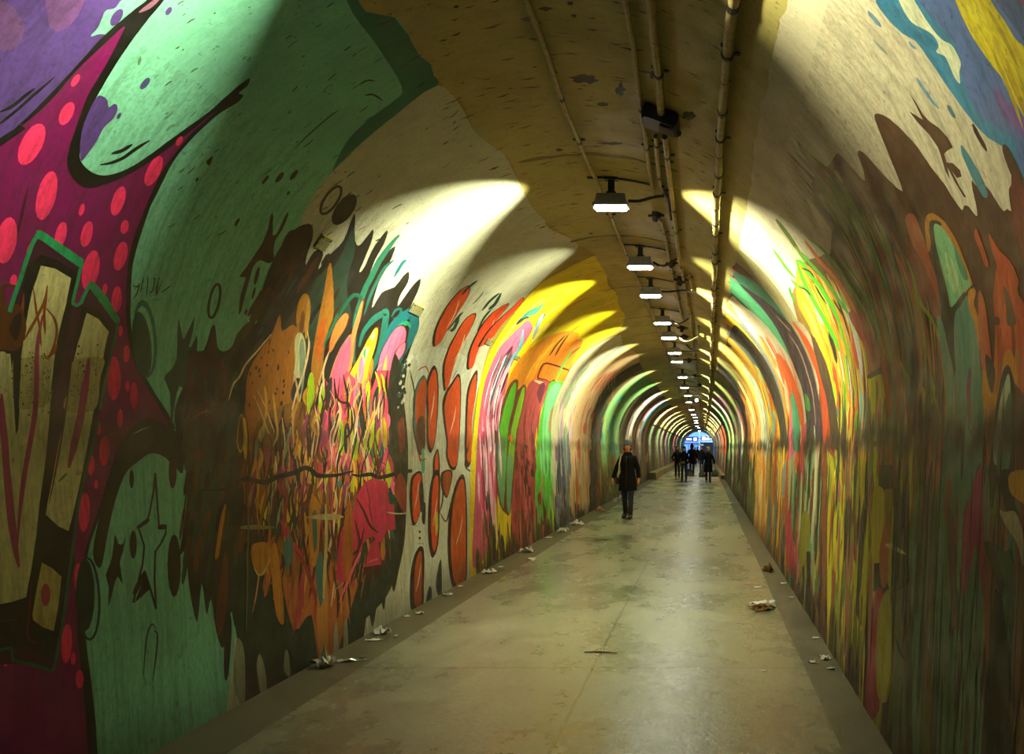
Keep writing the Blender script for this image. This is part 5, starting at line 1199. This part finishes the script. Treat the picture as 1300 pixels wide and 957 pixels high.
def person(px, py, H, label, face=0, step=.0, coat='coat', hem=.62, arms=((.10, .12, .02), (.10, .10, .0)), head='beanie', legs='trouser', tilt=(0, 0), group='people walking through the tunnel', wide=1.0, fingers=True, d=None, lean=0):
    """a standing or walking adult facing the camera (face = turn about z); built for 1.70 m then scaled.
    arms: for his right (+x when facing away) and left: (outward swing of elbow, outward of hand, forward of hand)"""
    if d is None: x, y = floor_at(px, py)
    else: y = d; x = (px - VX) / FPX * d
    V = []; E = []; Rr = []
    def a(p, r, par=None):
        V.append(p); Rr.append(r); i = len(V) - 1
        if par is not None: E.append((par, i))
        return i
    # forward is -y, his left is +x
    pel = a((0, 0, .93), (.14, .10)); bel = a((0, -.01, 1.06), (.125, .095), pel); che = a((0, -.01 - lean * .3, 1.26), (.145, .11), bel); nb = a((0, .0 - lean, 1.42), (.07, .06), che)
    nk = a((0, -.01 - lean, 1.48), .046, nb); hx, hy = tilt; h1 = a((hx * .3, -.03 - hy * .3 - lean, 1.555), (.066, .074), nk); h2 = a((hx * .7, -.02 - hy * .6 - lean, 1.62), (.080, .094), h1); h3 = a((hx, -.01 - hy * .8 - lean, 1.67), (.06, .075), h2)
    ns = a((hx * .55, -.105 - hy * .6 - lean, 1.585), .012, h2)
    hands = {}
    for s, (eo, ho, hf) in ((-1, arms[0]), (1, arms[1])):
        sh = a((s * .15 * wide, -.0 - lean * .8, 1.385), .055, che); el = a((s * (.165 + eo), .02 - hf * .3, 1.12), .040, sh); wr = a((s * (.165 + ho), -hf, .90), .027, el)
        pa = a((s * (.165 + ho * 1.02), -hf - .01, .845), (.022, .034), wr)
        hands[s] = Vector((s * (.165 + ho * 1.02), -hf - .01, .83))
        if fingers:
            for k, (dy, ln) in enumerate(((-.028, .058), (-.01, .068), (.01, .064), (.028, .05))):
                f1 = a((s * (.165 + ho * 1.02) + s * .002, -hf - .01 + dy, .80), .0095, pa); f2 = a((s * (.165 + ho * 1.02) - s * .012, -hf - .012 + dy, .80 - ln * .75), .008, f1)
            t1 = a((s * (.165 + ho * 1.02) - s * .012, -hf - .045, .835), .010, pa); a((s * (.165 + ho * 1.02) - s * .02, -hf - .06, .80), .009, t1)
    feet = {}
    for s in (-1, 1):
        st = step * s; hp = a((s * .085, 0, .90), .085, pel); kn = a((s * .085, -st * .5 - .02, .50), .055, hp); an = a((s * .08, -st + max(0, -st) * .2, .09 + max(0, -st) * .25), .028, kn)
        toe = a((s * .095, -st - .13, .035 + max(0, -st) * .05), (.022, .014), an); feet[s] = (V[hp], V[kn], V[an], V[toe])
    body = skinned('person', V, E, Rr, M['skin'])
    def ch(mb, nm, m, smooth=True, **k): return mb.build(nm, M[m], body, smooth, **k)
    # trousers
    tr = loft([((0, 0, .80), .15 * wide, .11, 0), ((0, 0, .90), .165 * wide, .12, 0), ((0, 0, 1.0), .15 * wide, .11, 0)])
    for s in (-1, 1):
        hp, kn, an, toe = [Vector(q) for q in feet[s]]
        tr.tube([hp + Vector((0, 0, .02)), hp.lerp(kn, .5), kn, kn.lerp(an, .4), kn.lerp(an, .82)], [.098, .082, .066, .06, .052], 12)
    ch(tr, 'trousers', legs)
    for s in (-1, 1):
        hp, kn, an, toe = [Vector(q) for q in feet[s]]; b = MB()
        b.tube([kn.lerp(an, .55), kn.lerp(an, .8), an + Vector((0, .005, -.0)), an + Vector((0, .02, -.055))], [.058, .056, .050, .046], 12)
        b.tube([an + Vector((0, .045, -.05)), an + Vector((0, -.02, -.045)), an.lerp(toe, .75) + Vector((0, 0, -.002)), toe + Vector((0, -.03, -.004)), toe + Vector((0, -.055, -.01))], [.036, .052, .047, .040, .016], 12)
        b.tube([kn.lerp(an, .5), kn.lerp(an, .9), an + Vector((0, 0, -.03))], [.060, .058, .054], 12); ch(b, 'boot', 'boot')
        b = MB(); b.box((an.x, (an.y + toe.y) / 2 - .01, min(an.z - .083, toe.z - .03)), (.07, .27, .014), bev=.004); ch(b, 'sole', 'boot', False)
    # coat body with soft quilted rings
    rg = []; zs = [hem, hem + .06, hem + .14, .88, .97, 1.05, 1.13, 1.2, 1.28, 1.35, 1.40, 1.43, 1.46]
    ww = [.212, .206, .20, .19, .172, .158, .162, .172, .18, .17, .14, .10, .075]; dw = [.15, .15, .148, .145, .135, .128, .13, .14, .145, .135, .11, .09, .075]
    for k, (z_, w_, q_) in enumerate(zip(zs, ww, dw)):
        ll = -lean * max(0, (z_ - .9) / .55)
        rg.append(((0, ll, z_), w_ * wide, q_ * wide, 0))
        if k < len(zs) - 3: rg.append(((0, ll, z_ + (zs[k + 1] - z_) * .5), (w_ + ww[k + 1]) / 2 * wide + .006, (q_ + dw[k + 1]) / 2 * wide + .006, 0))
    cb = loft(rg, 20)
    for s, (eo, ho, hf) in ((-1, arms[0]), (1, arms[1])):
        S = Vector((s * .14 * wide, -lean * .8, 1.365)); E_ = Vector((s * (.165 + eo), .02 - hf * .3, 1.12)); W = Vector((s * (.165 + ho), -hf, .885))
        cb.tube([S - Vector((s * .04, 0, -.01)), S, S.lerp(E_, .5), E_, E_.lerp(W, .5), E_.lerp(W, .92)], [.05, .066, .062, .054, .049, .046], 12)
    ch(cb, 'coat', coat)
    zp = MB(); zp.tube([(0, -dw[q] * wide - .012 - lean * max(0, (zs[q] - .9) / .55) * 1.0, zs[q]) for q in range(len(zs) - 2)], .008, 6); ch(zp, 'zip', 'boot')
    for s in (-1, 1): ch(MB().box((s * .11 * wide, -.118 * wide, max(hem + .12, .93)), (.11, .02, .012), Matrix.Rotation(s * .5, 3, 'Y'), bev=.004), 'pocket_flap', 'boot')
    ch(loft([((0, -lean, 1.42), .11, .10, 0), ((0, -.005 - lean, 1.46), .10, .095, 0), ((0, .005 - lean, 1.485), .088, .085, 0), ((0, .01 - lean, 1.495), .078, .075, 0)]), 'collar', coat)
    hc = Vector((hx * .8, -.015 - hy * .7 - lean, 1.63))
    def cap(z0, z1, grow, shift=0):
        rows = []
        for k in range(9):
            t_ = k / 8; z_ = z0 + (z1 - z0) * t_; w_ = math.sqrt(max(0, 1 - t_ ** 2.6)) * .088 * grow + .001
            rows.append(((hc.x, hc.y + shift * (1 - t_), z_), w_, w_ * 1.15, 0))
        return loft(rows, 16)
    if head == 'beanie':
        ch(cap(1.65, 1.775, 1.06, .012), 'beanie', 'beanie'); ch(loft([((hc.x, hc.y + .016, 1.64), .092, .100, 0), ((hc.x, hc.y + .014, 1.655), .095, .108, 0), ((hc.x, hc.y + .012, 1.68), .094, .108, 0)]), 'beanie_cuff', 'beanie')
        hr = MB()
        for s in (-1, 1): hr.tube([hc + Vector((s * .074, .045, .02)), hc + Vector((s * .08, .045, -.05)), hc + Vector((s * .07, .05, -.12))], [.018, .022, .014], 8)
        ch(hr, 'hair', 'hair')
    elif head == 'hood':
        ch(cap(1.50, 1.77, 1.25, .03), 'hood', coat)
    else:
        hb = cap(1.655, 1.76, 1.08, .02); hb.tube([hc + Vector((0, .06, .03)), hc + Vector((0, .075, -.05)), hc + Vector((0, .06, -.14))], [.07, .075, .05], 12)
        for s in (-1, 1): hb.tube([hc + Vector((s * .062, .045, .03)), hc + Vector((s * .076, .045, -.04)), hc + Vector((s * .07, .05, -.11))], [.022, .022, .014], 8)
        ch(hb, 'hair', head)
    for s in (-1, 1):
        e = MB(); c_ = hc + Vector((s * .028, -.085, -.028)); e.tube([c_ + Vector((0, .006, 0)), c_, c_ + Vector((0, -.004, 0))], [.010, .009, .004], 8); ch(e, 'eye', 'eye')
        e = MB(); c_ = hc + Vector((s * .076, .0, -.035)); e.tube([c_, c_ + Vector((s * .012, .01, 0))], [.022, .014], 8); ch(e, 'ear', 'skin')
    e = MB(); e.tube([hc + Vector((-.022, -.080, -.088)), hc + Vector((0, -.088, -.09)), hc + Vector((.022, -.080, -.088))], [.003, .006, .003], 6); ch(e, 'mouth', 'lip')
    k = H / 1.72
    body.scale = (k, k, k); body.location = (x, y, SLAB + .001); body.rotation_euler.z = face
    tag(body, label, 'person', group); body['hands'] = 0; del body['hands']
    return body, {s: hands[s] * k for s in hands}, (x, y, k, face)
def hold(info, hands, s):
    x, y, k, f = info; h = hands[s]; c_, q = math.cos(f), math.sin(f)
    return Vector((x + h.x * c_ - h.y * q, y + h.x * q + h.y * c_, SLAB + h.z - .03 * k))

w1, hd1, in1 = person(797, 658.5, 1.67, 'woman in grey beanie and black quilted coat walking alone', face=-.12, step=.10, hem=.62, arms=((.10, .17, .05), (.06, .09, -.02)), legs='jeans', tilt=(-.01, .02))
b_ = MB(); b_.tube([(-.13, -.12, 1.40), (-.155, -.155, 1.25), (-.175, -.15, 1.05), (-.20, -.12, .92)], .014, 8); b_.tube([(-.13, -.12, 1.40), (-.14, 0, 1.45), (-.13, .13, 1.38), (-.18, .16, 1.1), (-.22, .14, .95)], .014, 8); b_.build('bag_strap', M['strap'], w1, True)
b_ = MB(); b_.tube([(-.24, .12, .98), (-.25, .14, .88), (-.24, .14, .76)], [.05, .08, .07], 10); b_.build('shoulder_bag', M['boot'], w1, True)
w2, hd2, in2 = person(860, 606.5, 1.64, 'person in black jacket walking by the left kerb, leftmost of the far group', face=.1, step=.10, coat='coat2', hem=.82, arms=((.12, .02, .08), (.12, .02, .08)), head='hair', group='people walking through the tunnel')
w3, hd3, in3 = person(868.5, 611.0, 1.60, 'person in dark jacket with olive waist bag, carrying a blue and tan carrier bag', face=-.1, step=-.14, coat='coat3', hem=.86, arms=((.08, .06, .05), (.05, .10, .0)), head='hair', legs='jeans')
b_ = MB(); b_.box((-.05, -.17, .93), (.26, .10, .13), bev=.03); b_.build('waist_bag', M['tan_bag'], w3, True)
w4, hd4, in4 = person(899, 613.0, 1.58, 'person in long black coat with light hair carrying a shopping bag in each hand', face=.05, step=.08, coat='coat', hem=.50, arms=((.08, .14, .0), (.10, .16, .0)), head='blonde', wide=1.08)
w5, hd5, in5 = person(878.5, 0, 1.78, 'tall hooded figure in black behind the one with the waist bag', face=.0, step=.1, coat='coat', hem=.6, head='hood', d=46, fingers=True)
w6, hd6, in6 = person(890.5, 0, 1.66, 'person in dark clothes half hidden behind the shopping bags', face=.0, step=.12, coat='coat2', hem=.8, head='hair', legs='jeans', d=52)
w7, hd7, in7 = person(882.5, 0, 1.60, 'small far figure in rust trousers near the exit', face=.1, step=-.12, coat='coat3', hem=.86, head='hair', legs='brown_trouser', d=72)
w8, hd8, in8 = person(885.5, 0, 1.66, 'farthest small figure in dark coat near the exit', face=.0, step=.1, coat='coat2', hem=.7, head='hair', d=84)
def carrier(info, hands, s, w_, h_, m, label, panel=None):
    q = hold(info, hands, s); q.z -= .0
    t = empty('shopping_bag', (q.x, q.y, q.z - h_ - .16), 0, label, 'bag', 'bags carried by the walkers')
    rows = []
    for z_, a, b in ((0, w_ * .92, .10), (.02, w_, .13), (h_ * .35, w_ * .98, .13), (h_ * .7, w_ * .72, .09), (h_, w_ * .42, .05)): rows.append(((0, 0, z_), a / 2, b / 2, 0))
    loft(rows, 14).build('body', M[m], t, True)
    for sy in (-1, 1):
        MB().tube(smooth_pts([(-w_ * .16, sy * .02, h_ * .97), (-w_ * .08, sy * .015, h_ + .10), (0, sy * .01, h_ + .16), (w_ * .08, sy * .015, h_ + .10), (w_ * .16, sy * .02, h_ * .97)], False, 3), .007, 6).build('handle', M[m], t, True)
    if panel: MB().box((w_ * .1, -.062, h_ * .3), (w_ * .5, .012, h_ * .45), bev=.004).build('pale_panel', M[panel], t)
carrier(in3, hd3, 1, .40, .34, 'blue_bag', 'blue carrier bag with a tan panel hanging from a hand', 'tan_bag')
carrier(in4, hd4, -1, .30, .34, 'grey_bag', 'grey carrier bag on the left of the person in the long coat')
carrier(in4, hd4, 1, .32, .32, 'grey_bag', 'grey carrier bag on the right of the person in the long coat')
# ================================================================ street beyond the far mouth
DX = DEND
def at_d(px, py, d): return Vector(ray(px, py, d))
M['street'] = mat('street_paving', '#9aa0a8', .6, bump=.2, bscale=8); M['facade'] = mat('pale_blue_facade', '#a8c8f4', .7, var=.15, bscale=2); M['facade2'] = mat('white_facade', '#dce8f4', .7); M['trimb'] = mat('dark_blue_trim', '#1c3460', .6)
M['win'] = mat('lit_window', '#ffffff', .3, emit='#fff6ec', es=6); M['shutter'] = mat('dark_shutter', '#100c09', .6, bump=.3, bscale=20); M['post'] = mat('white_post', '#f4f4f4', .5); M['gate'] = mat('light_blue_gate', '#7fb0e8', .5)
M['ring'] = mat('mouth_ring', '#b88a6a', .7, var=.2); M['sign'] = mat('beige_sign', '#c8bc98', .6)
MB().box((0, 140, -.03), (60, 64, .06)).build('street_ground', M['street'], kind='structure')
# concrete ring closing the mouth against the sky
m_ = MB(); rows = [[], []]
for k in range(41):
    v = VT * k / 40; rows[0].append(P(DX - .02, v, .0)); rows[1].append(P(DX - .02, v, -.5))
m_.grid(rows); rows = [[], []]
for k in range(41):
    v = VT * k / 40; rows[0].append(P(DX - .02, v, -.5)); rows[1].append(P(DX + .35, v, -.5))
m_.grid(rows); m_.build('wall_mouth', M['ring'], kind='structure')
# building opposite
t = empty('street_building', (-1.5, 128, 0), 0, 'pale blue building with lit windows across the street, seen through the exit', 'building')
MB().box((0, 3, 5), (24, 6, 10)).build('wall', M['facade'], t)
MB().box((2.2, -.06, 1.9), (3.0, .12, 3.6)).build('white_bay', M['facade2'], t)
for z_ in (1.1, 2.35, 3.2): MB().box((0, -.09, z_), (12, .14, .12)).build('string_course', M['trimb'], t)
for k, (px, py, w_, h_) in enumerate([(873.5, 557, .45, .35), (876.5, 557, .35, .35), (882.5, 557.3, .5, .45), (893.5, 556.5, .55, .6), (898.5, 557, .45, .4), (903.5, 556, .4, .4)]):
    q = at_d(px, py, 128) - Vector((-1.5, 128, 0)); f = MB().box((q.x, -.05, q.z), (w_ + .3, .14, h_ + .3), bev=.02).build('window', M['trimb'], t)
    MB().box((q.x, -.13, q.z), (w_, .04, h_)).build('pane', M['win'], f)
q = at_d(880, 576, 112); t = empty('gate', (q.x, 112, 0), 0, 'light blue panelled gate left of the exit opening', 'gate')
MB().box((0, 0, .95), (1.35, .06, 1.9), bev=.01).build('panel', M['gate'], t)
for sx in (-1, 1): MB().box((sx * .70, 0, 1.02), (.07, .09, 2.04)).build('gate_post', M['trimb'], t)
for z_ in (.3, 1.0, 1.7): MB().box((0, -.05, z_), (1.3, .03, .05)).build('rail', M['facade2'], t)
q = at_d(897.5, 576, 113); t = empty('kiosk', (q.x, 113.4, 0), 0, 'dark shuttered kiosk filling the right half of the exit', 'kiosk')
MB().box((0, 0, 1.15), (2.1, .8, 2.3), bev=.02).build('body', M['shutter'], t)
for k in range(9): MB().box((0, -.415, .35 + k * .2), (1.9, .03, .15)).build('shutter_slat', M['shutter'], t)
MB().box((0, -.05, 2.36), (2.25, 1.0, .10), bev=.02).build('roof', M['trimb'], t)
MB().box((-.75, -.44, 2.05), (.5, .05, .22)).build('sign_board', M['sign'], t)
q = at_d(888, 576, 110); t = empty('lamp_post', (q.x, 110, 0), 0, 'slim white post standing in the middle of the exit', 'post')
MB().tube([(0, 0, 0), (0, 0, 4.2)], .07, 12).build('pole', M['post'], t, True); MB().tube([(0, 0, 0), (0, 0, .25)], [.13, .1], 12).build('base', M['post'], t)
MB().tube([(0, 0, 4.15), (0, -.2, 4.3), (0, -.6, 4.32)], .04, 8).build('arm', M['post'], t, True)
q = at_d(885.5, 563.5, 109); t = empty('hanging_sign', (q.x, 109, 0), 0, 'low beige barrier board beside the white post at the exit', 'sign')
MB().box((0, 0, 2.05), (.9, .05, .16), bev=.01).build('board', M['sign'], t)
for sx in (-1, 1): MB().tube([(sx * .4, 0, 0), (sx * .4, 0, 2.05)], .025, 8).build('post', M['trimb'], t)
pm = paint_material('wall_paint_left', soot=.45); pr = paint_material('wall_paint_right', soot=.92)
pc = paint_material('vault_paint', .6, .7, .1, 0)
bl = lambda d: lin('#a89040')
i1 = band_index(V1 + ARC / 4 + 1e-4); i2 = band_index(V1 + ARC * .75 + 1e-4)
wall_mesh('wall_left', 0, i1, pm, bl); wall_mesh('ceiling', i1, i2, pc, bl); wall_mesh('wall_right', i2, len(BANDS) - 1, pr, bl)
MB().box((XC, DSTART - .05, 2), (5, .1, 5)).build('added_sky_cap', mat('painted_concrete', '#5c5436', .8), kind='structure')  # unseen cap added to keep sky light out; the tunnel itself goes on
scene.render.film_transparent = False
vs_ = scene.view_settings
scene.display_settings.display_device = 'sRGB'
vs_.view_transform = 'Standard'; vs_.look = 'None'; vs_.gamma = 1; vs_.exposure = 0; vs_.use_curve_mapping = False
scene.cycles.use_denoising = True
scene.cycles.max_bounces = 5; scene.cycles.diffuse_bounces = 1
scene.cycles.sample_clamp_indirect = 3
cd = bpy.data.cameras.new('camera'); cam = bpy.data.objects.new('camera', cd); C.objects.link(cam)
cam.location = (0, 0, CAMH); cam.rotation_euler = (R(90), 0, 0)
cd.sensor_fit = 'HORIZONTAL'; cd.sensor_width = 36; cd.lens = FPX / 1300 * 36
cd.shift_x = -(VX - 650) / 1300; cd.shift_y = (VY - 478.5) / 1300
cd.clip_start = .05; cd.clip_end = 500
scene.camera = cam
w = bpy.data.worlds.new('World'); scene.world = w; w.use_nodes = True
w.node_tree.nodes['Background'].inputs[0].default_value = (.36, .58, 1, 1)
w.node_tree.nodes['Background'].inputs[1].default_value = 3.2
